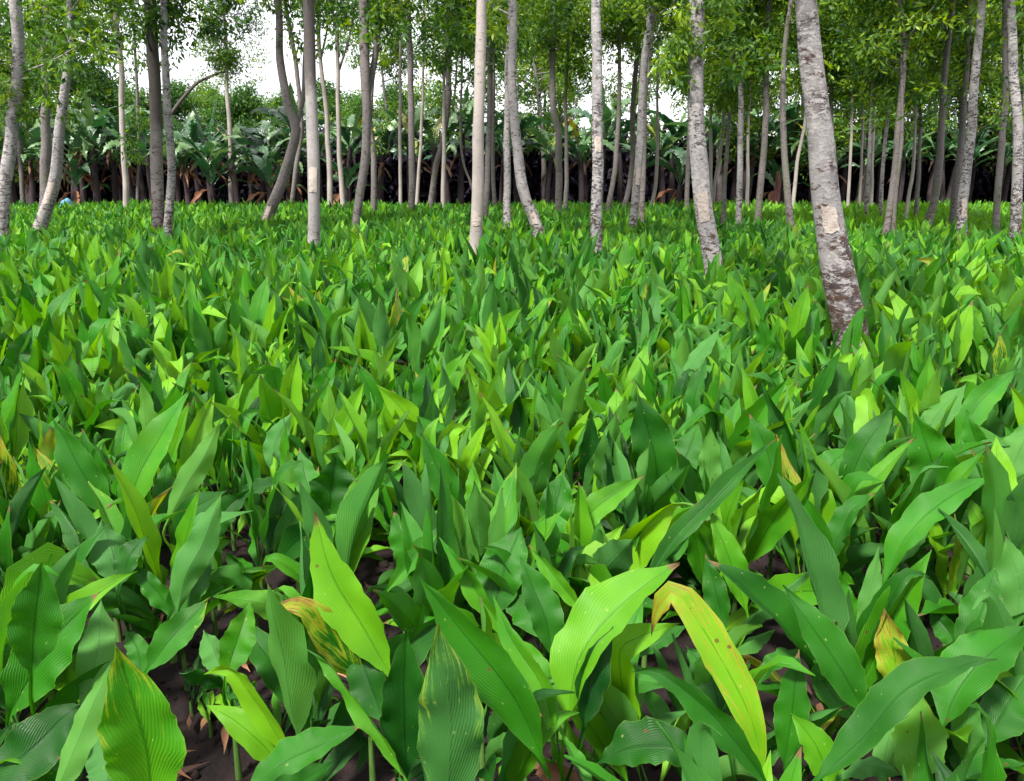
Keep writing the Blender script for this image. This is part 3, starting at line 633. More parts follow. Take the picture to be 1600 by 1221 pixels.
# ------------------------------------------------------------------ tree list (photo px traced), (pts base->top, widths base->top, bark, crown_lo(px y), density, label)
TR = [
 ([(0,385),(6,295),(16,190),(28,82),(28,0)], (24,22), 'bark_pale', 190, .5, 'pale trunk leaning along the left edge with leafy shoots'),
 ([(68,335),(70,295),(74,183),(72,60),(70,0)], (22,11), 'bark_grey', 190, .8, 'grey trunk standing straight behind the bent one near the left edge'),
 ([(57,370),(72,328),(87,279),(98,197),(111,125),(115,49),(111,0)], (25,11), 'bark_pale', 110, .6, 'pale trunk with a reddish bent foot near the left edge'),
 ([(36,308),(35,270),(32,225),(30,100)], (9,6), 'bark_grey', 220, .8, 'thin grey trunk between the two leftmost trees'),
 ([(198,327),(197,279),(190,197),(188,115),(182,30),(180,0)], (11,9), 'bark_smooth', 120, .9, 'slim tree with leafy crown left of the dark double trunk'),
 ([(215,318),(216,250),(214,160),(213,80)], (6,5), 'bark_grey', 60, .7, 'thin tree rising from the banana patch left of the double trunk'),
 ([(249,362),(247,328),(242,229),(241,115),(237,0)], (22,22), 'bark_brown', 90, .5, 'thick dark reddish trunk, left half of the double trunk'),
 ([(260,364),(265,311),(267,246),(262,164),(259,0)], (16,12), 'bark_flecked', 130, .45, 'speckled trunk touching the dark reddish one'),
 ([(361,316),(360,197),(354,131),(352,60)], (9,6), 'bark_smooth', 128, 1.0, 'small tree with bright round crown alone in the sky gap'),
 ([(417,348),(434,299),(452,248),(463,200),(452,165),(438,86),(434,0)], (20,12), 'bark_grey', 30, .35, 'crooked trunk leaning right then back, mossy at its foot'),
 ([(456,322),(462,270),(470,200),(462,103),(448,17)], (8,8), 'bark_grey', 40, .3, 'thin dark stem behind the crooked mossy trunk'),
 ([(490,388),(490,344),(489,258),(484,138),(481,52),(479,0)], (21,20), 'bark_shade_top', 10, .3, 'straight pale trunk with shade painted in near the top, left of centre'),
 ([(516,322),(515,275),(510,189),(500,69),(498,0)], (10,6), 'bark_smooth', 60, .35, 'slender trunk just right of the straight pale one'),
 ([(536,324),(532,275),(529,172),(527,34)], (9,6), 'bark_smooth', 110, .45, 'slender trunk with a forked top left of centre'),
 ([(556,360),(563,292),(572,241),(574,189),(572,103),(569,0)], (14,17), 'bark_grey', 40, .5, 'grey trunk with a foot bent to the left'),
 ([(584,330),(584,241),(578,170),(590,60)], (11,6), 'bark_grey', 70, .6, 'dark thin trunk just behind the one bent at the foot'),
 ([(626,322),(625,206),(625,69)], (6,5), 'bark_smooth', 80, .5, 'very thin straight trunk against the dark grove'),
 ([(643,334),(643,224),(641,120),(637,0)], (11,10), 'bark_grey', 60, .6, 'straight grey-brown trunk left of the smooth white one'),
 ([(651,323),(658,206),(663,69)], (6,4), 'bark_smooth', 90, .5, 'thin trunk leaning right behind the straight grey-brown one'),
 ([(672,324),(682,258),(692,224),(701,138),(699,0)], (10,9), 'bark_grey', 80, .7, 'dark stem leaning right with a leafy middle'),
 ([(692,328),(694,224),(694,130)], (8,5), 'bark_smooth', 120, .7, 'thin pale stem in front of the leaning dark one'),
 ([(735,285),(725,258),(720,206),(722,79)], (4,4), 'bark_grey', 90, .5, 'very thin curved stem beside the smooth white trunk'),
 ([(742,405),(746,327),(747,241),(751,138),(753,0)], (21,17), 'bark_smooth', -60, .4, 'smooth straight white trunk left of the image centre'),
 ([(759,346),(761,275),(765,172),(766,0)], (9,9), 'bark_grey', 90, .7, 'grey trunk half hidden behind the smooth white one'),
 ([(773,328),(770,241),(772,120)], (7,5), 'bark_grey', 100, .7, 'thin stem right behind the smooth white trunk'),
 ([(793,353),(792,241),(795,69),(797,0)], (13,8), 'bark_pale', 70, .6, 'upright trunk beside one that kicks out to the right'),
 ([(844,380),(838,350),(818,295),(806,221),(803,147),(801,0)], (20,12), 'bark_pale', 50, .6, 'trunk that kicks out to the right at its foot'),
 ([(872,334),(873,260),(872,203),(864,166),(864,0)], (12,9), 'bark_grey', 60, 1.2, 'tree with dense bright crown left of the flecked straight trunk'),
 ([(884,329),(885,258),(884,150)], (8,5), 'bark_grey', 120, 1.1, 'thin trunk hidden in shade left of the flecked straight one'),
 ([(931,408),(933,320),(933,221),(933,111),(933,0)], (20,16), 'bark_flecked', -80, .4, 'straight white trunk covered in black flecks'),
 ([(949,334),(958,280),(962,258),(968,160),(968,74)], (9,6), 'bark_grey', 60, 1., 'dark slim tree just right of the flecked trunk'),
 ([(988,357),(999,258),(1003,184),(1008,92),(1017,0)], (14,12), 'bark_pale', 40, .7, 'pale trunk leaning right in the leafy middle'),
 ([(1003,348),(1005,258),(1008,150)], (11,6), 'bark_grey', 90, .8, 'thin trunk right beside the pale leaning one'),
 ([(975,330),(988,258),(988,166),(1001,37)], (9,8), 'bark_grey', 70, 1., 'blackish trunk leaning against the pale leaning one'),
 ([(1016,329),(1025,276),(1028,129)], (7,4), 'bark_smooth', 60, .5, 'thin bare trunk in the bright sky gap'),
 ([(1116,432),(1095,313),(1088,221),(1086,111),(1087,0)], (32,24), 'bark_pale', 190, .0, 'big pale trunk wrapped in leafy shoots at the top, second thickest'),
 ([(1073,330),(1074,280),(1078,200)], (9,6), 'bark_grey', 130, .8, 'thin grey stem just left of the second thickest trunk'),
 ([(1110,324),(1111,250),(1111,184)], (8,5), 'bark_smooth', 140, .9, 'thin stem just right of the second thickest trunk'),
 ([(1113,322),(1120,270),(1128,221),(1132,120)], (6,5), 'bark_smooth', 160, 1., 'thin slanting stem right of the second thickest trunk'),
 ([(1130,348),(1133,280),(1137,221),(1142,120)], (8,5), 'bark_grey', 130, 1., 'slim grey tree a little right of the second thickest trunk'),
 ([(1154,352),(1156,221),(1156,111),(1163,0)], (11,9), 'bark_flecked', 70, .9, 'flecked slim trunk halfway between the two thickest ones'),
 ([(1167,325),(1168,270),(1169,200)], (7,5), 'bark_smooth', 150, .9, 'short pale stem behind the flecked slim trunk'),
 ([(1183,353),(1194,221),(1200,110),(1202,0)], (12,10), 'bark_grey', 40, .8, 'grey trunk leaning slightly right by the narrow sky gap'),
 ([(1236,360),(1231,310),(1226,217),(1226,108),(1235,0)], (13,8), 'bark_grey', 50, .8, 'trunk with swollen foot just left of the thickest one'),
 ([(1239,325),(1246,260),(1258,190),(1262,120)], (7,5), 'bark_smooth', 120, .9, 'slanting thin stem almost touching the thickest trunk'),
 ([(1328,520),(1304,390),(1293,304),(1287,217),(1272,108),(1261,0)], (60,36), 'bark_thick', -200, .3, 'thickest trunk, leaning left, peeling brown bark and a cream cut patch'),
 ([(1300,325),(1299,240),(1298,143),(1305,30)], (8,6), 'bark_grey', 70, 1.2, 'tree directly behind the thickest trunk'),
 ([(1324,326),(1328,240),(1332,152)], (6,4), 'bark_smooth', 100, 1.3, 'first of the thin stems right of the thickest trunk'),
 ([(1342,324),(1345,260),(1350,180)], (5,4), 'bark_smooth', 120, 1.3, 'very thin far stem right of the thickest trunk'),
 ([(1352,340),(1356,280),(1361,217),(1366,120)], (8,5), 'bark_pale', 120, 1.3, 'slim pale tree in the cluster right of the thickest trunk'),
 ([(1361,324),(1365,217),(1374,43)], (7,6), 'bark_smooth', 90, 1.3, 'slim tree leaning right in the cluster right of the thickest trunk'),
 ([(1376,340),(1381,250),(1387,174),(1390,90)], (8,5), 'bark_pale', 90, 1.2, 'slim pale tree just left of the forked grey one'),
 ([(1385,362),(1397,282),(1402,195),(1410,87),(1404,0)], (13,9), 'bark_grey', 40, .9, 'forked grey tree on the right'),
 ([(1396,362),(1397,320),(1402,270)], (9,6), 'bark_grey', 120, .6, 'short stem growing right beside the forked grey tree'),
 ([(1415,340),(1420,300),(1426,260),(1432,170)], (7,5), 'bark_smooth', 110, 1.2, 'thin tree right of the forked grey one'),
 ([(1430,340),(1436,270),(1439,217),(1444,120)], (8,5), 'bark_grey', 110, 1.2, 'thin greyish tree left of the swept trunk'),
 ([(1448,355),(1463,304),(1473,217),(1476,130),(1484,22),(1486,0)], (15,9), 'bark_grey', 40, .9, 'swept grey trunk curving up from a slanted foot'),
 ([(1503,368),(1506,304),(1519,217),(1521,130),(1530,0)], (19,14), 'bark_flecked', 20, .6, 'pale speckled trunk leaning right, third from the right edge'),
 ([(1489,350),(1495,280),(1500,217),(1508,87),(1512,0)], (13,9), 'bark_grey', 60, .9, 'grey trunk just left of the pale speckled leaning one'),
 ([(1555,368),(1560,260),(1566,160),(1569,60)], (13,11), 'bark_grey', 60, 1.1, 'shaded grey trunk second from the right edge'),
 ([(1584,382),(1587,280),(1586,174),(1584,0)], (21,16), 'bark_flecked', -20, .6, 'straight speckled trunk at the right edge'),
]
FORKS = {52: [((1408,120),(1420,60),(1428,10),(1434,-60))], 13: [((530,110),(545,60),(556,0),(560,-60)), ((530,90),(522,30),(515,-40))],
         9: [((463,200),(474,150),(476,90),(484,20),(486,-60))], 12: [((502,90),(512,40),(520,-30))], 17: [], 19: [((701,100),(712,40),(716,-40))],
         14: [((573,150),(586,90),(592,20),(594,-60))]}
BLAZE = {45: [(322, 362, -.70, .22)], 35: [(300, 345, -.9, .3)], 11: [(262, 300, -.6, .7)], 9: [(322, 345, -.8, .2)], 22: [(330, 352, -.8, .6)],
         2: [(285, 318, -.5, .6)], 26: [(330,350,-.5,.5)], 29: [(215, 238, -.6, .6)], 31: [(262, 290, -.5, .7)], 57: [(312, 340, -.5, .5)]}

trg = np.random.default_rng(5)
def leaf_quads(Cc, rad, n, size, rg, tintbase, droop=.35, tsd=.18):
    """n small pointed leaves around each centre Cc (k,3); rad (k,)"""
    k = len(Cc); N = k * n
    d = rg.normal(0, 1, (N, 3)); d /= np.linalg.norm(d, axis=1)[:, None]
    r = rg.random(N) ** .5
    P = np.repeat(Cc, n, axis=0) + d * (r * np.repeat(rad, n))[:, None] * np.array([1, 1, .7])
    ax = d * .7 + rg.normal(0, .6, (N, 3)); ax[:, 2] -= droop; ax /= np.linalg.norm(ax, axis=1)[:, None]
    sd = np.cross(ax, rg.normal(0, 1, (N, 3))); sd /= np.linalg.norm(sd, axis=1)[:, None]
    ll = size * rg.uniform(.7, 1.3, N)[:, None]; ww = ll * .17
    V = np.stack([P, P + ax * ll * .45 - sd * ww, P + ax * ll, P + ax * ll * .45 + sd * ww], 1)
    t = np.clip(np.repeat(tintbase, n) + rg.normal(0, tsd, N), 0, 1)
    luv = np.zeros((N, 4, 3)); luv[:, :, 2] = t[:, None]; luv[:, :, 0] = np.array([0, -.5, 0, .5]); luv[:, :, 1] = np.array([0, .4, 1, .4])
    return V.reshape(-1, 3), np.arange(N * 4).reshape(N, 4), luv.reshape(-1, 3), np.zeros(N * 4)

tree_bases = []
TREE_GROUP = 'slender trees standing in the turmeric field'
for ti, (pts, ww, bark, clo, dens, label) in enumerate(TR):
    if pts[0][0] < 800: dens *= .72
    elif pts[0][0] > 1120 and dens > .5: clo += 62; dens *= 1.15
    elif dens > .5: clo += 25
    zvis = .5
    b = at_z(pts[0][0], min(pts[0][1], 700), zvis)
    Y0 = b[1]
    if Y0 > 33: Y0 = 33.0
    P = [at_depth(p[0], p[1], Y0) for p in pts]
    P = np.array(P)
    # foot: continue to the ground
    t0 = P[0] - P[1]; t0 /= max(abs(t0[2]), .2)
    foot = P[0] + t0 * (P[0][2] + .06) * np.array([.8, 0, 1]); foot[2] = -.06
    P = np.concatenate([[foot], P])
    mpx = Y0 / F / math.cos(PITCH) * 1.0
    slant = ((at_depth(pts[0][0], pts[0][1], Y0) - CAM) @ FWD) / F
    kt = ((at_depth(pts[-1][0], pts[-1][1], Y0) - CAM) @ FWD) / F
    rb, rt = [.94 * w_ * k_ / 2 / math.sqrt(1 + ((p_[0] - 800) / F) ** 2) for w_, k_, p_ in ((ww[0], slant, pts[0]), (ww[1], kt, pts[-1]))]
    ztop_vis = P[-1][2]
    zfin = max(ztop_vis + 2.5, 7.5 + 3.5 * trg.random()) if Y0 < 26 else max(ztop_vis + 2., 8 + 3 * trg.random())
    dirn = P[-1] - P[-2]; dirn /= max(dirn[2], .3)
    up = [P[-1]]
    while up[-1][2] < zfin:
        dirn[:2] = dirn[:2] * .8 + trg.normal(0, .05, 2)
        up.append(up[-1] + np.array([dirn[0], dirn[1], 1.]) * 1.0)
    P = np.concatenate([P, up[1:]]) if len(up) > 1 else P
    # gentle wander in depth
    zz = P[:, 2]; P[:, 1] += .10 * np.sin(zz * .9 + ti) * np.clip(zz / 3, 0, 1)
    L = P[-1][2] - P[0][2]
    nring = int(np.clip(L / (.13 if Y0 < 12 else .25), 24, 90))
    C = resample(P, nring)
    zt = C[:, 2]
    r = np.interp(zt, [0, P[1][2], ztop_vis, C[-1][2]], [rb * 1.12, rb, rt, .02])
    r *= 1 + .22 * np.exp(-((zt - .05) / .32) ** 2)
    C[:, 0] += .35 * rb * np.array([mnoise.noise((z * 1.1, ti * 7.7, 0)) for z in zt]) * np.clip(zt / 1., 0, 1)
    root = C[0].copy(); root[2] = 0
    tree_bases.append((root[0], root[1], rb))
    e = empty('tree', root, label + ('' if 'tree' in label.split() or 'trunk' in label.split() else ''), 'tree', TREE_GROUP)
    nseg = 22 if Y0 < 12 else 10
    Vt, Ft, (A_, B_, T_) = tube(C, r, nseg, trg, .13 if Y0 < 14 else .08)
    parts = [(Vt, Ft)]
    # forks and limbs
    zc0 = at_depth(pts[0][0], clo, Y0)[2]
    tips = []
    for fk in FORKS.get(ti, []):
        FP = np.array([at_depth(p[0], p[1], Y0 + .05) for p in fk])
        FC = resample(FP, 14); rf = rt * .75 * (1 - .5 * np.linspace(0, 1, 14))
        v_, f_, _ = tube(FC, rf, 8, trg, .05); parts.append((v_, f_))
        for q in FC[6:]: tips.append((q, .4))
    zs = zc0 + (C[-1][2] - zc0) * trg.random(int(6 + 16 * dens)) ** .9
    for z in (zs if dens > 0 else []):
        if z > C[-1][2] - .2: continue
        q = np.array([np.interp(z, zt, C[:, k]) for k in range(3)])
        a = trg.random() * 6.28; hl = (.5 + 1.2 * trg.random()) * (.65 if z < zc0 + 1. else 1.)
        rise = trg.uniform(.4, 1.1)
        e1 = q + np.array([math.cos(a) * hl * .5, math.sin(a) * hl * .5, hl * .4 * rise])
        e2 = q + np.array([math.cos(a + .2) * hl, math.sin(a + .2) * hl, hl * 1.1 * rise])
        LC = resample([q, e1, e2], 6)
        v_, f_, _ = tube(LC, np.linspace(min(rt * .35, .022), .005, 6), 5); parts.append((v_, f_))
        for s_ in (2, 3, 4, 5): tips.append((LC[s_] + trg.normal(0, .12, 3), trg.uniform(.22, .48)))
    for z in np.linspace(C[-1][2] - 1.5, C[-1][2], 5):
        q = np.array([np.interp(z, zt, C[:, k]) for k in range(3)]); tips.append((q + trg.normal(0, .2, 3), .5))
    mv = merge(parts)
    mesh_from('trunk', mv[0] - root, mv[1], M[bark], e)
    if tips and dens > 0:
        Cc = np.array([t_[0] for t_ in tips]); rd = np.array([t_[1] for t_ in tips])
        extra = Cc.repeat(2, 0) + trg.normal(0, .35, (len(Cc) * 2, 3)); rd2 = rd.repeat(2) * .8
        Cc = np.concatenate([Cc, extra]); rd = np.concatenate([rd, rd2])
        n = 34
        tb = trg.normal(.46 if pts[0][0] < 760 else .62, .20, len(Cc))
        lq = leaf_quads(Cc, rd, n, .145, trg, tb)
        mesh_from('crown', lq[0] - root, lq[1], M['tree_leaf'], e, lq[2], lq[3], smooth=False)
    for (y0, y1, a0, a1) in BLAZE.get(ti, []):
        za = at_depth(pts[0][0], y1, Y0)[2]; zb_ = at_depth(pts[0][0], y0, Y0)[2]
        V3 = Vt.reshape(nring, nseg, 3)
        zz_ = np.linspace(za, zb_, 8); ang = np.linspace(a0, a1, 7)
        cc = np.stack([np.interp(zz_, zt, C[:, k]) for k in range(3)], 1); rr_ = np.interp(zz_, zt, r) * 1.02 + .003
        # angle 0 faces the camera (-Y)
        jag = trg.uniform(-.06, .06, (8, 1)) 
        Vb = np.stack([cc[:, 0:1] + rr_[:, None] * np.sin(ang[None] + jag), cc[:, 1:2] - rr_[:, None] * np.cos(ang[None] + jag), cc[:, 2:3] + trg.normal(0, .008, (8, 7))], -1)
        # follow the real bark surface
        cen = np.repeat(cc[:, None], 7, 1)
        for i in range(8):
            k0 = int(np.argmin(np.abs(zt - zz_[i])))
            rv = V3[k0] - C[k0]; an = np.arctan2(rv[:, 0], -rv[:, 1]); rl = np.hypot(rv[:, 0], rv[:, 1]); od = np.argsort(an)
            for j in range(7):
                a_ = ang[j] + jag[i, 0]; rad_ = np.interp(a_, an[od], rl[od], period=2 * np.pi) + .006
                Vb[i, j, 0] = cc[i, 0] + rad_ * math.sin(a_); Vb[i, j, 1] = cc[i, 1] - rad_ * math.cos(a_)
        mesh_from('bark_scar', Vb.reshape(-1, 3) - root, grid_faces(1, 8, 7), M['blaze'], e)['label'] = 'cream patch cut out of the bark'

# leafy shoots on a few near trunks
def shoots(ei, px_list, Y, size=.12, n=46, tb=.6):
    e = [o for o in col.objects if o.name.split('.')[0] == 'tree' and o.type == 'EMPTY'][ei]
    Cc = np.array([at_depth(x, y, Y + trg.normal(0, .12)) for x, y, _ in px_list]); rd = np.array([r_ * Y / F for _, _, r_ in px_list])
    lq = leaf_quads(Cc, rd, n, size, trg, trg.normal(tb, .18, len(Cc)), droop=.7)
    root = np.array(e.location)
    mesh_from('foliage', lq[0] - root, lq[1], M['tree_leaf'], e, lq[2], lq[3], smooth=False)
def rp(x0, x1, y0, y1, r0, r1, n):
    return [(trg.uniform(x0, x1), trg.uniform(y0, y1), trg.uniform(r0, r1)) for _ in range(n)]
Ys = {i: t[1] for i, t in enumerate(tree_bases)}
shoots(0, rp(0, 20, 70, 170, 12, 22, 8) + rp(20, 60, 100, 200, 10, 20, 9), Ys[0] + .1, .10, 40, .7)
shoots(2, rp(70, 130, 100, 200, 12, 22, 12) + rp(30, 110, 0, 90, 14, 24, 12), Ys[2] + .15, .11, 40, .6)
shoots(6, rp(205, 290, 20, 110, 14, 24, 14) + rp(195, 235, 170, 250, 12, 20, 8), Ys[6] + .3, .11, 40, .5)
shoots(35, rp(1035, 1078, -20, 140, 14, 24, 14) + rp(1098, 1160, -20, 120, 14, 26, 16) + rp(1075, 1110, 40, 85, 10, 14, 3), Ys[35] - .05, .095, 44, .68)
shoots(19, rp(665, 720, 145, 225, 12, 22, 10), Ys[19], .13, 40, .55)
shoots(15, rp(580, 610, 170, 240, 12, 20, 7), Ys[15] + .2, .13, 40, .5)
shoots(60, rp(1556, 1600, 60, 200, 12, 20, 9), Ys[60] + .4, .10, 36, .6)

# dark arched branch of the small tree
bo = at_depth(279, 166, Ys[8] - .4)
AC = resample([at_depth(266, 180, Ys[8] - .5), at_depth(285, 155, Ys[8] - .4), at_depth(308, 130, Ys[8] - .3), at_depth(336, 117, Ys[8] - .1), at_depth(353, 112, Ys[8])], 16)
te = [o for o in col.objects if o.name.split('.')[0] == 'tree' and o.type == 'EMPTY'][8]
av, af, _ = tube(AC, np.linspace(.075, .05, 16), 8, trg, .08)
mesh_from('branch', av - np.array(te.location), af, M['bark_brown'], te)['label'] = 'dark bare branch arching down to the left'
lq = leaf_quads(np.array([at_depth(x, y, Ys[8]) for x, y, _ in rp(310, 412, 20, 128, 1, 1, 64)]), np.full(64, .42), 60, .12, trg, trg.normal(.62, .15, 64))
mesh_from('crown', lq[0] - np.array(te.location), lq[1], M['tree_leaf'], te, lq[2], lq[3], smooth=False)

# ------------------------------------------------------------------ background trees (behind the banana grove)
def bg_tree(seed, H, rad, low, nl, size, mat='bg_leaf', tm=.5):
    rg = np.random.default_rng(seed)
    e = empty('tree', (0, 0, 0), '', 'tree', None)
    z = np.linspace(-.1, H * .92, 16)
    P = np.stack([.35 * np.sin(z * .5 + seed), .35 * np.cos(z * .4 + seed) - .35, z], 1)
    parts = [tube(P, np.linspace(.16, .03, 16), 8, rg, .08)[:2]]
    cs, rs = [], []
    for i in range(26):
        zz = low + (H - low) * rg.random() ** .8
        q = np.array([np.interp(zz, z, P[:, k]) for k in range(3)])
        hl = rad * math.sin(math.pi * min(.95, max(.12, (zz - low) / (H - low) * .85 + .12))) * rg.uniform(.6, 1.1)
        a = rg.random() * 6.28
        en = q + np.array([math.cos(a) * hl, math.sin(a) * hl, hl * rg.uniform(.2, .7)])
        LC = resample([q, (q + en) / 2 + [0, 0, -.1], en], 6)
        parts.append(tube(LC, np.linspace(.045, .01, 6), 5)[:2])
        for t_ in (2, 3, 4, 5):
            for _ in range(2):
                cs.append(LC[t_] + rg.normal(0, .3, 3)); rs.append(rg.uniform(.3, .75))
    mv = merge(parts); mesh_from('trunk', mv[0], mv[1], M['bark_grey'], e)
    cs = np.array(cs); rs = np.array(rs)
    lq = leaf_quads(cs, rs, nl, size, rg, rg.normal(tm, .2, len(cs)), droop=.3)
    mesh_from('crown', lq[0], lq[1], M[mat], e, lq[2], lq[3], smooth=False)
    return e
protos = [bg_tree(11, 13, 3.0, 2.5, 46, .24, tm=.62), bg_tree(12, 11, 2.6, 2.4, 44, .22, tm=.7), bg_tree(13, 14, 3.2, 4.5, 46, .24, tm=.5),
          bg_tree(14, 6.4, 2.2, 1.6, 44, .22, tm=.25), bg_tree(15, 7.2, 2.5, 1.8, 44, .22, tm=.45)]
brg = np.random.default_rng(3)
BG = []   # (px, Y, proto, scale)
for x in (-60, 20, 95): BG.append((x, 41, 0, 1.))
BG += [(-150, 44, 0, 1.), (-240, 41, 1, 1.), (-320, 43, 2, 1.), (1760, 43, 1, 1.), (1820, 40, 0, 1.), (150, 47, 2, .9), (175, 43, 3, 1.0), (60, 38, 4, .9), (225, 45, 3, .9), (300, 52, 3, 1.), (335, 56, 4, .95), (395, 50, 3, .95), (415, 58, 3, 1.), (455, 50, 4, .8),
       (520, 54, 3, 1.), (560, 50, 4, .85), (600, 46, 2, .8), (610, 52, 3, .95), (660, 50, 0, .85), (700, 42, 1, .8), (740, 50, 2, .9)]
for x, Y, p in ((800, 44, 0), (835, 50, 2), (850, 40, 1), (880, 46, 0), (985, 50, 0), (1100, 44, 0), (1125, 38, 1), (1160, 46, 0), (1170, 39, 1)): BG.append((x, Y, p, .95))
for i, x in enumerate(np.arange(1265, 1700, 36)): BG.append((x, 36 + (i * 5) % 9, (0, 1, 2, 1)[i % 4], .95 + .1 * brg.random()))
for i, x in enumerate(np.arange(1250, 1700, 60)): BG.append((x, 48, (0, 2)[i % 2], 1.1))
used = set(); zone = []
BG = [b_ for b_ in BG if not (500 < b_[0] < 760 and b_[2] in (0, 1, 2) and b_[0] not in (600, 700))]
for (x, Y, p, s) in BG:
    e = protos[p] if p not in used else copy_tree(protos[p]); used.add(p)
    q = at_depth(x, 300, Y)
    e.location = (q[0], Y, 0); e.rotation_euler = (0, 0, brg.random() * 6.28); e.scale = (s, s, s * brg.uniform(.9, 1.08))
    if p >= 3: lab, gp = 'low bushy tree just above the banana leaves', 'bushy trees beyond the banana grove'
    elif x < 500: lab, gp = 'tall leafy tree beyond the banana grove on the left', 'tall trees beyond the grove on the left'
    elif x < 1200: lab, gp = 'tall leafy tree closing the view behind the middle trunks', 'tall trees behind the middle trunks'
    else: lab, gp = 'tall bright green tree in the dense wood on the right', 'tall trees in the wood on the right'
    e['label'] = lab; e['group'] = gp

# ------------------------------------------------------------------ banana plants
def banana(seed, H, nleaf, ndry, drycol):
    rg = np.random.default_rng(seed)
    e = empty('banana_plant', (0, 0, 0), '', 'banana plant', None)
    z = np.linspace(-.1, H, 12); t = np.clip(z / H, 0, 1)
    P = np.stack([.1 * np.sin(z + seed), .05 * z, z], 1)
    v, f, _ = tube(P, .15 - .075 * t, 10, rg, .12); mesh_from('pseudostem', v, f, M['banana_stem'], e)
    top = P[-1]
    for i in range(nleaf):
        L = np.array([rg.uniform(1.7, 2.6)]); az = np.array([i * 2.4 + rg.normal(0, .3)])
        lf = leaf_batch(np.array([top - [0, 0, .05 * i]]), az, np.array([R(rg.uniform(45, 82))]), np.array([rg.uniform(1.1, 2.6) if i else .25]), L, L * rg.uniform(.17, .24),
                        np.array([rg.normal(0, .3)]), np.array([rg.normal(0, .4)]), np.array([rg.uniform(-.35, .2)]), np.array([.9]), np.array([0.]), np.array([.13]),
                        np.array([np.clip(rg.normal(.58, .28), 0, 1)]), np.array([0.7 if rg.random() < .06 else .3 * rg.random()]), 48, 7, rg, wave=.12, ragged=.62, pw=.06)
        mesh_from('leaf', lf[0], lf[1], M['banana_leaf'], e, lf[2], lf[3])
    for i in range(ndry):
        L = np.array([rg.uniform(1.0, 1.7)]); az = np.array([rg.random() * 6.28])
        lf = leaf_batch(np.array([P[-1 - int(rg.integers(0, 4))]]), az, np.array([R(30.)]), np.array([R(30.) + R(rg.uniform(60, 86))]), L, L * rg.uniform(.12, .22),
                        np.array([rg.normal(0, .8)]), np.array([rg.normal(0, 1.)]), np.array([.7]), np.array([.6]), np.array([.05]), np.array([.08]),
                        np.array([np.clip(rg.normal(drycol, .15), 0, 1)]), np.array([0.]), 16, 5, rg, wave=.25, ragged=.5, pw=.1, powr=.5)
        mesh_from('dry_leaf', lf[0], lf[1], M['dry_leaf'], e, lf[2], lf[3])
    return e
bp = [banana(101, 2.2, 13, 6, .6), banana(102, 2.6, 14, 5, .4), banana(103, 1.9, 12, 6, .7), banana(104, 2.9, 15, 2, .0), banana(105, 2.5, 14, 1, .0), banana(106, 1.2, 9, 2, .5)]
bu = set(); bg2 = np.random.default_rng(8)
spots = []
for x in np.arange(-160, 470, 34): spots.append((x + bg2.normal(0, 7), 33.5 + bg2.uniform(-1, 1.5), bg2.choice([0, 1, 2, 0, 2]), .98 if x > 270 else 1.12))
for x in np.arange(470, 1300, 42): spots.append((x + bg2.normal(0, 8), 35 + bg2.uniform(-1.2, 1.5), bg2.choice([3, 4]), 1.08))
for x in np.arange(1300, 1800, 52): spots.append((x, 36, bg2.choice([3, 4]), .8))
for x in np.arange(-260, 1800, 48): spots.append((x + bg2.normal(0, 10), 38.5 + bg2.uniform(-1, 1), bg2.choice([3, 4]), 1.0))
for x in (120, 330, 420, 540, 1060, 1212): spots.append((x, 32, 5, 1.))
for (x, Y, p, s) in spots:
    p = int(p); e = bp[p] if p not in bu else copy_tree(bp[p]); bu.add(p)
    q = at_depth(x, 300, Y); e.location = (q[0], Y, 0); e.rotation_euler = (0, 0, bg2.random() * 6.28)
    e.scale = (s, s, s * bg2.uniform(.92, 1.08))
    if Y > 37.4: lab, gp = 'shaded banana plant in the rear rows of the grove', 'rear rows of banana plants'
    elif p == 5: lab, gp = 'small young banana plant at the front of the grove', 'young banana plants'
    elif x < 470: lab, gp = 'banana plant with brown hanging dead leaves in the left part of the grove', 'banana plants with dead leaves on the left'
    else: lab, gp = 'dark banana plant with drooping leaves behind the middle and right trunks', 'banana plants behind the middle trunks'
    e['label'] = lab; e['group'] = gp

# undergrowth filling the grove, deep shade painted into its dark colour
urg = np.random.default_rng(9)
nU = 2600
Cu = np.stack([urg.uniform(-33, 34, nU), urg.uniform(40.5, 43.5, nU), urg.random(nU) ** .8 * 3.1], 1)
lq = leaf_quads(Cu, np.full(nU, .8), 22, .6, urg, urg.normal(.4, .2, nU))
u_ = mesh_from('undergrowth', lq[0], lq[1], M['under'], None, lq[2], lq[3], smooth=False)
u_['kind'] = 'stuff'; u_['label'] = 'tangled undergrowth painted dark as grove shade at the back of the banana grove'; u_['category'] = 'undergrowth'
nU = 700
Cu = np.stack([urg.uniform(-24, 26, nU), urg.uniform(31.4, 33.4, nU), urg.random(nU) * .5], 1)

# reddish dead stump
sp = at_depth(1211, 330, 30.5)
SP = resample([(sp[0], 30.5, -.1), (sp[0] - .03, 30.5, .6), (sp[0] + .02, 30.5, 1.25), (sp[0] - .02, 30.5, 1.75)], 14)
v, f, _ = tube(SP, np.linspace(.24, .07, 14) * np.array([1, .95, 1, .9, 1, .9, .95, 1, .85, .9, 1., .9, .8, .8]), 10, trg, .35)
e = empty('dead_stump', (sp[0], 30.5, 0), 'reddish brown dead stump by the narrow sky gap at the field edge', 'tree stump')
mesh_from('stump', v - np.array([sp[0], 30.5, 0]), f, M['dead_wood'], e)
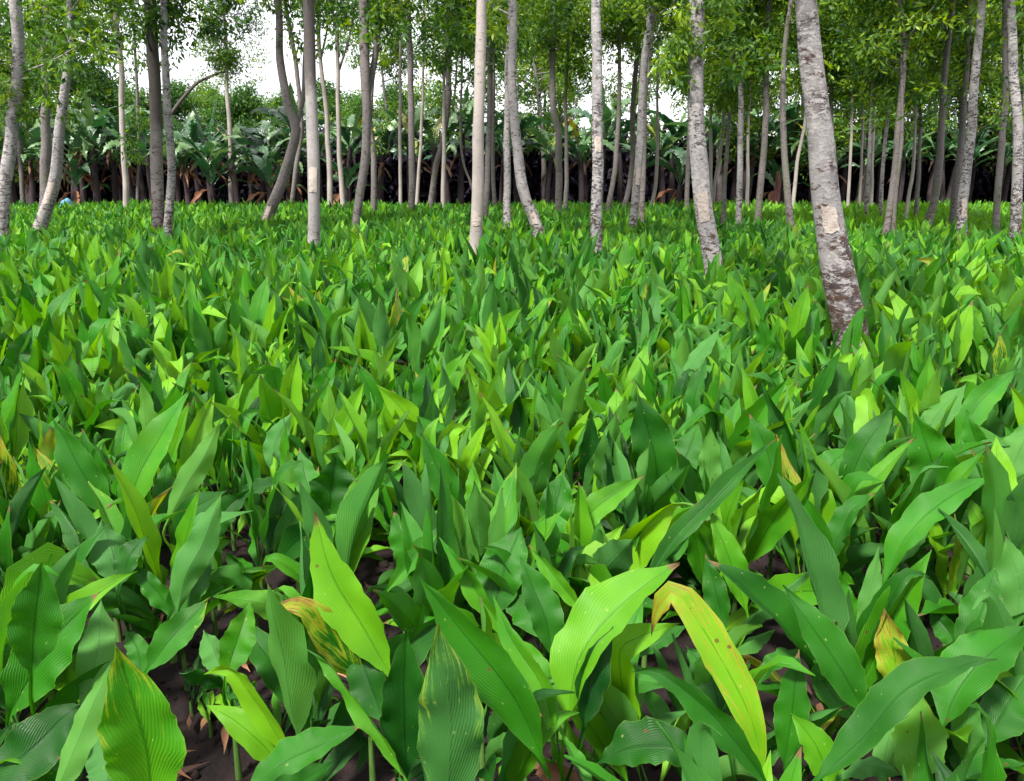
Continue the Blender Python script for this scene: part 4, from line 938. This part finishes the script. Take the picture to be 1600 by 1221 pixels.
# blue sack seen between the left trunks
b = at_depth(104, 303, 30.0)
zt_ = np.linspace(0, 1, 12); prof = np.array([.12, .17, .19, .19, .18, .17, .165, .15, .13, .10, .06, .03])
v, f, _ = tube(np.stack([np.zeros(12), .01 * np.sin(zt_ * 9), zt_ * .36], 1), prof, 12, trg, .9)
s_ = mesh_from('blue_sack', v, f, M['blue']); s_.location = (b[0], 30.0, .45)
tag(s_, 'small light blue sack at the far field edge between the left trunks', 'sack')
v, f, _ = tube(np.array([[0, 0, -.02], [0, 0, .2], [0.01, 0, .46]]), np.array([.16, .15, .17]), 9, trg, .2)
st_ = mesh_from('tree_stump', v, f, M['dead_wood']); st_.location = (b[0], 30.0, 0)
tag(st_, 'low cut stump carrying the blue sack', 'tree stump')

# ------------------------------------------------------------------ the rest of the field
prg = np.random.default_rng(42)
step = .27
xs, ys = [], []
yy = .75
rowi = 0
while yy < 31.5:
    hw = yy * .70 + 2.0
    for x in np.arange(-hw, hw, step * (.92 if yy > 4.6 else .76)):
        xs.append(x + prg.normal(0, .07)); ys.append(yy + prg.normal(0, .07))
    yy += step * (1 if yy > 4.6 else .80)
PX = np.array(xs); PY = np.array(ys)
keep = np.ones(len(PX), bool)
for (tx, ty, tr_) in tree_bases: keep &= np.hypot(PX - tx, PY - ty) > tr_ + .10
for hr in hero_roots:
    if hr[1] < 3.4: keep &= np.hypot(PX - hr[0], PY - hr[1]) > .15
    else: keep &= np.hypot(PX - hr[0], PY - hr[1]) > .12
# the open patches of soil in the front
for (qx, qy, rr) in ((385, 1110, .20), (300, 1130, .14), (1240, 1060, .0), (860, 750, .12), (445, 1100, .16)):
    q = at_z(qx, qy, .0); keep &= np.hypot(PX - q[0], PY - q[1]) > rr
keep &= prg.random(len(PX)) > .05
PX, PY = PX[keep], PY[keep]
order = np.argsort(np.hypot(PX, PY)); PX, PY = PX[order], PY[order]
# in view?
pxs = 800 + F * PX / (PY * math.cos(PITCH) + 1.25 * math.sin(PITCH))
vis = (pxs > -60) & (pxs < 1660)
idx = np.arange(len(PX))
thing_ids = idx[vis][:300 - n_plants]
thing_set = set(thing_ids.tolist())
def scale_at(x, y, rg):
    s = rg.uniform(.82, 1.22)
    if y < 1.7: s *= .66
    elif y < 4.6: s *= .80
    elif y < 6: s *= .80 + .14 * (y - 4.6) / 1.4
    elif y < 14: s *= .92
    else: s *= .80
    s *= 1 + .10 * math.sin(x * .9 + 1) * math.sin(y * .7)
    return s
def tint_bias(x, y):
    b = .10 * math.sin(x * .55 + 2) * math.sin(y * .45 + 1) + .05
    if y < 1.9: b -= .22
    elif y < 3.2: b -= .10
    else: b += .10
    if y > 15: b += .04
    if y > 17 and x > 6.: b += .5 * min(1, (y - 16) / 5)  # sunlit strip at the far right, put into the leaf tint
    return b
big_trunk = tree_bases[45]; second = tree_bases[35]
for i in thing_ids:
    x, y = PX[i], PY[i]; rg = np.random.default_rng(int(i) + 1000)
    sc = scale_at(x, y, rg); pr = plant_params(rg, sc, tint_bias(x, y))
    if math.hypot(x - big_trunk[0], y - big_trunk[1]) < .75:
        lab, gp = 'turmeric plant crowding round the foot of the thickest trunk', 'turmeric plants around the thickest trunk'
    elif y < 2.6: lab, gp = 'short green turmeric plant filling in between the large front plants', 'short turmeric plants between the front ones'
    elif y < 5: lab, gp = 'plain green turmeric plant in the middle of the crowded field', 'turmeric plants in the middle field'
    else: lab, gp = 'green turmeric plant farther back, in line with the nearest trunks', 'turmeric plants level with the nearest trunks'
    e = empty('turmeric_plant', (x, y, 0), lab, 'turmeric plant', gp)
    Vs, Fs = stem_mesh(.22 * sc, .012 * sc + .003, nseg=7 if y < 4 else 5); mesh_from('stem', Vs, Fs, M['plant_stem'], e)
    nv, nu = (20, 9) if y < 3.5 else (14, 7)
    for j in range(len(pr['az'])):
        a = {k: v[j:j+1] for k, v in pr.items()}
        Vv, Fc, luv, dr = leaf_batch(nv=nv, nu=nu, rg=rg, **a)
        mesh_from('leaf', Vv, Fc, M['leaf'], e, luv, dr)
# everything behind (and beside the frame) is one mass
rest = [i for i in idx if i not in thing_set]
def mass(ids, nv, nu, mult):
    P = []; 
    rg = np.random.default_rng(77 + nv)
    for i in ids:
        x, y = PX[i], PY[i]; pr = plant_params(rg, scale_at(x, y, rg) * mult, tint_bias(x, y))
        pr['base'] = pr['base'] + np.array([x, y, 0]); P.append(pr)
    if not P: return None
    A = {k: np.concatenate([p[k] for p in P]) for k in P[0]}
    return leaf_batch(nv=nv, nu=nu, rg=rg, **A)
near = [i for i in rest if PY[i] < 12]; midd = [i for i in rest if 12 <= PY[i] < 20]; far = [i for i in rest if PY[i] >= 20]
chunks = [c for c in (mass(near, 12, 5, 1.), mass(midd, 9, 5, 1.), mass(far, 8, 3, 1.)) if c is not None]
mm = merge(chunks)
fo = mesh_from('field_crop', mm[0], mm[1], M['leaf'], None, mm[2], mm[3])
tag(fo, 'mass of green turmeric leaves covering the field back to the banana grove', 'field crop', kind='stuff')

# litter on the soil
lrg = np.random.default_rng(4)
n = 900
lx = lrg.uniform(-2.6, 2.6, n); ly = lrg.uniform(.8, 5, n)
Vv, Fc, luv, dr = leaf_batch(np.stack([lx, ly, .025 + 0 * lx], 1), lrg.random(n) * 6.28, lrg.normal(0.15, .12, n), lrg.uniform(-.2, .8, n), lrg.uniform(.04, .16, n), lrg.uniform(.01, .035, n),
                            lrg.normal(0, .5, n), lrg.normal(0, 1, n), lrg.uniform(.1, .8, n), np.full(n, .5), lrg.uniform(0, .6, n), np.full(n, .1), np.clip(lrg.normal(.5, .3, n), 0, 1), np.zeros(n), 7, 3, lrg)
lt = mesh_from('leaf_litter', Vv, Fc, M['dry_leaf'], None, luv, dr)
tag(lt, 'dry brown leaf scraps scattered on the dark soil', 'leaf litter', kind='stuff')

drg = np.random.default_rng(12)
# crumbly clods of earth on the visible soil
nC = 5200
cx_ = drg.uniform(-2.6, 2.6, nC); cy_ = drg.uniform(.85, 4.6, nC); cr_ = .004 + .022 * drg.random(nC) ** 3.2
ico = np.array([(0, 0, 1), (.9, 0, .35), (.28, .85, .4), (-.72, .53, .45), (-.72, -.53, .35), (.28, -.85, .45), (.72, .53, -.4), (-.28, .85, -.4), (-.9, 0, -.4), (-.28, -.85, -.4), (.72, -.53, -.4), (0, 0, -1)])
icf = np.array([(0,1,2),(0,2,3),(0,3,4),(0,4,5),(0,5,1),(1,6,2),(2,7,3),(3,8,4),(4,9,5),(5,10,1),(6,7,2),(7,8,3),(8,9,4),(9,10,5),(10,6,1),(11,7,6),(11,8,7),(11,9,8),(11,10,9),(11,6,10)])
cv = ico[None] * (1 + drg.normal(0, .16, (nC, 12, 1))) * cr_[:, None, None] * drg.uniform(.7, 1.3, (nC, 1, 3))
cv = cv + np.stack([cx_, cy_, ground_z(cx_, cy_) + cr_ * .3], 1)[:, None]
cl_ = mesh_from('soil_clods', cv.reshape(-1, 3), (icf[None] + (np.arange(nC) * 12)[:, None, None]).reshape(-1, 3), M['soil'])
tag(cl_, 'crumbly dark clods of earth between the plants', 'soil clods', kind='stuff')
# seedlings in the open soil patch
for (px, py) in ((330, 1150), (372, 1150), (415, 1128), (440, 1165), (300, 1120), (468, 1110)):
    q = at_z(px, py, 0.); sc = drg.uniform(.26, .36); pr = plant_params(drg, sc, -.05)
    e = empty('turmeric_seedling', (q[0], q[1], 0), 'small low turmeric seedling sprouting on the open dark soil', 'seedling', 'seedlings on the open soil at lower left')
    Vs, Fs = stem_mesh(.2 * sc, .007, nseg=6); mesh_from('stem', Vs, Fs, M['plant_stem'], e)
    for j in range(0, len(pr['az']), 2):
        a = {k: v[j:j+1] for k, v in pr.items()}; a['th0'] = a['th0'] * .6
        Vv, Fc, luv, dr = leaf_batch(nv=14, nu=7, rg=drg, **a); mesh_from('leaf', Vv, Fc, M['leaf'], e, luv, dr)
M['pale_dead'] = plain('pale_dead_leaf', (.2, .18, .12), (.36, .34, .28), 20., rough=.7)
for (px, py, z, L_, W_, mat, lab) in ((594, 1158, .10, .16, .07, 'dry_leaf', 'curled brown dead leaf under the long thin leaf at the bottom'), (832, 1212, .22, .15, .08, 'dry_leaf', 'brown dead leaf at the bottom edge left of the large arching leaf'),
        (966, 659, .55, .08, .04, 'pale_dead', 'small white dead leaf scrap beside the very large dark upright leaf'),
        (985, 820, .2, .11, .05, 'dry_leaf', 'small reddish dead leaf in a dark gap below the large dark upright leaf'), (118, 1250, .2, .1, .05, 'dry_leaf', 'dead leaf scrap in the bottom left corner')):
    q = at_z(px, py, z)
    Vv, Fc, luv, dr = leaf_batch(np.zeros((1, 3)), np.array([drg.random() * 6.28]), np.array([.5]), np.array([1.6]), np.array([L_]), np.array([W_]), np.array([.5]), np.array([1.2]), np.array([.7]), np.array([.5]), np.array([.5]), np.array([.05]), np.array([.6]), np.zeros(1), 16, 7, drg, wave=.35)
    o = mesh_from('dead_leaf', Vv, Fc, M[mat], None, luv, dr); o.location = tuple(float(c_) for c_ in q); tag(o, lab, 'dead leaf')

# ------------------------------------------------------------------ light
world = bpy.data.worlds.new('World'); scene.world = world; world.use_nodes = True
wt = world.node_tree; wt.nodes.clear()
SE, SR = R(58), R(215)
sky = wt.nodes.new('ShaderNodeTexSky'); sky.sky_type = 'NISHITA'; sky.sun_disc = False
sky.sun_elevation = SE; sky.sun_rotation = SR; sky.dust_density = 4.; sky.air_density = 1.
mixn = wt.nodes.new('ShaderNodeMix'); mixn.data_type = 'RGBA'; mixn.inputs[0].default_value = .9
nz = wt.nodes.new('ShaderNodeTexNoise'); nz.inputs['Scale'].default_value = 1.6; nz.inputs['Detail'].default_value = 5
cr = wt.nodes.new('ShaderNodeValToRGB'); cr.color_ramp.elements[0].color = (7.2, 7.3, 8.0, 1); cr.color_ramp.elements[1].color = (9.6, 9.6, 10.0, 1)
cr.color_ramp.elements[0].position = .35; cr.color_ramp.elements[1].position = .65
bgn = wt.nodes.new('ShaderNodeBackground'); bgn.inputs[1].default_value = .072
wo = wt.nodes.new('ShaderNodeOutputWorld')
tcw = wt.nodes.new('ShaderNodeTexCoord'); wt.links.new(tcw.outputs['Generated'], nz.inputs['Vector'])
wt.links.new(nz.outputs[0], cr.inputs[0]); wt.links.new(sky.outputs[0], mixn.inputs[6]); wt.links.new(cr.outputs[0], mixn.inputs[7])
wt.links.new(mixn.outputs[2], bgn.inputs[0]); wt.links.new(bgn.outputs[0], wo.inputs[0])
sun = bpy.data.lights.new('sun', 'SUN'); sun.energy = 3.6; sun.angle = R(7); sun.color = (1., .96, .88)
so = bpy.data.objects.new('sun', sun); col.objects.link(so)
# sun direction from the sky angles (rotation measured clockwise from +Y)
sd = np.array([math.sin(SR) * math.cos(SE), math.cos(SR) * math.cos(SE), math.sin(SE)])
from mathutils import Vector
so.rotation_euler = Vector(sd).to_track_quat('Z', 'Y').to_euler()
scene.view_settings.view_transform = 'Standard'; scene.view_settings.look = 'None'
scene.view_settings.gamma = 1; scene.view_settings.exposure = 1.72
scene.cycles.max_bounces = 6; scene.cycles.diffuse_bounces = 3; scene.cycles.glossy_bounces = 2; scene.cycles.transmission_bounces = 4
scene.cycles.use_denoising = True
print('plants', n_plants, 'field', len(PX), 'objects', len(bpy.data.objects), 'polys', len(mm[1]))
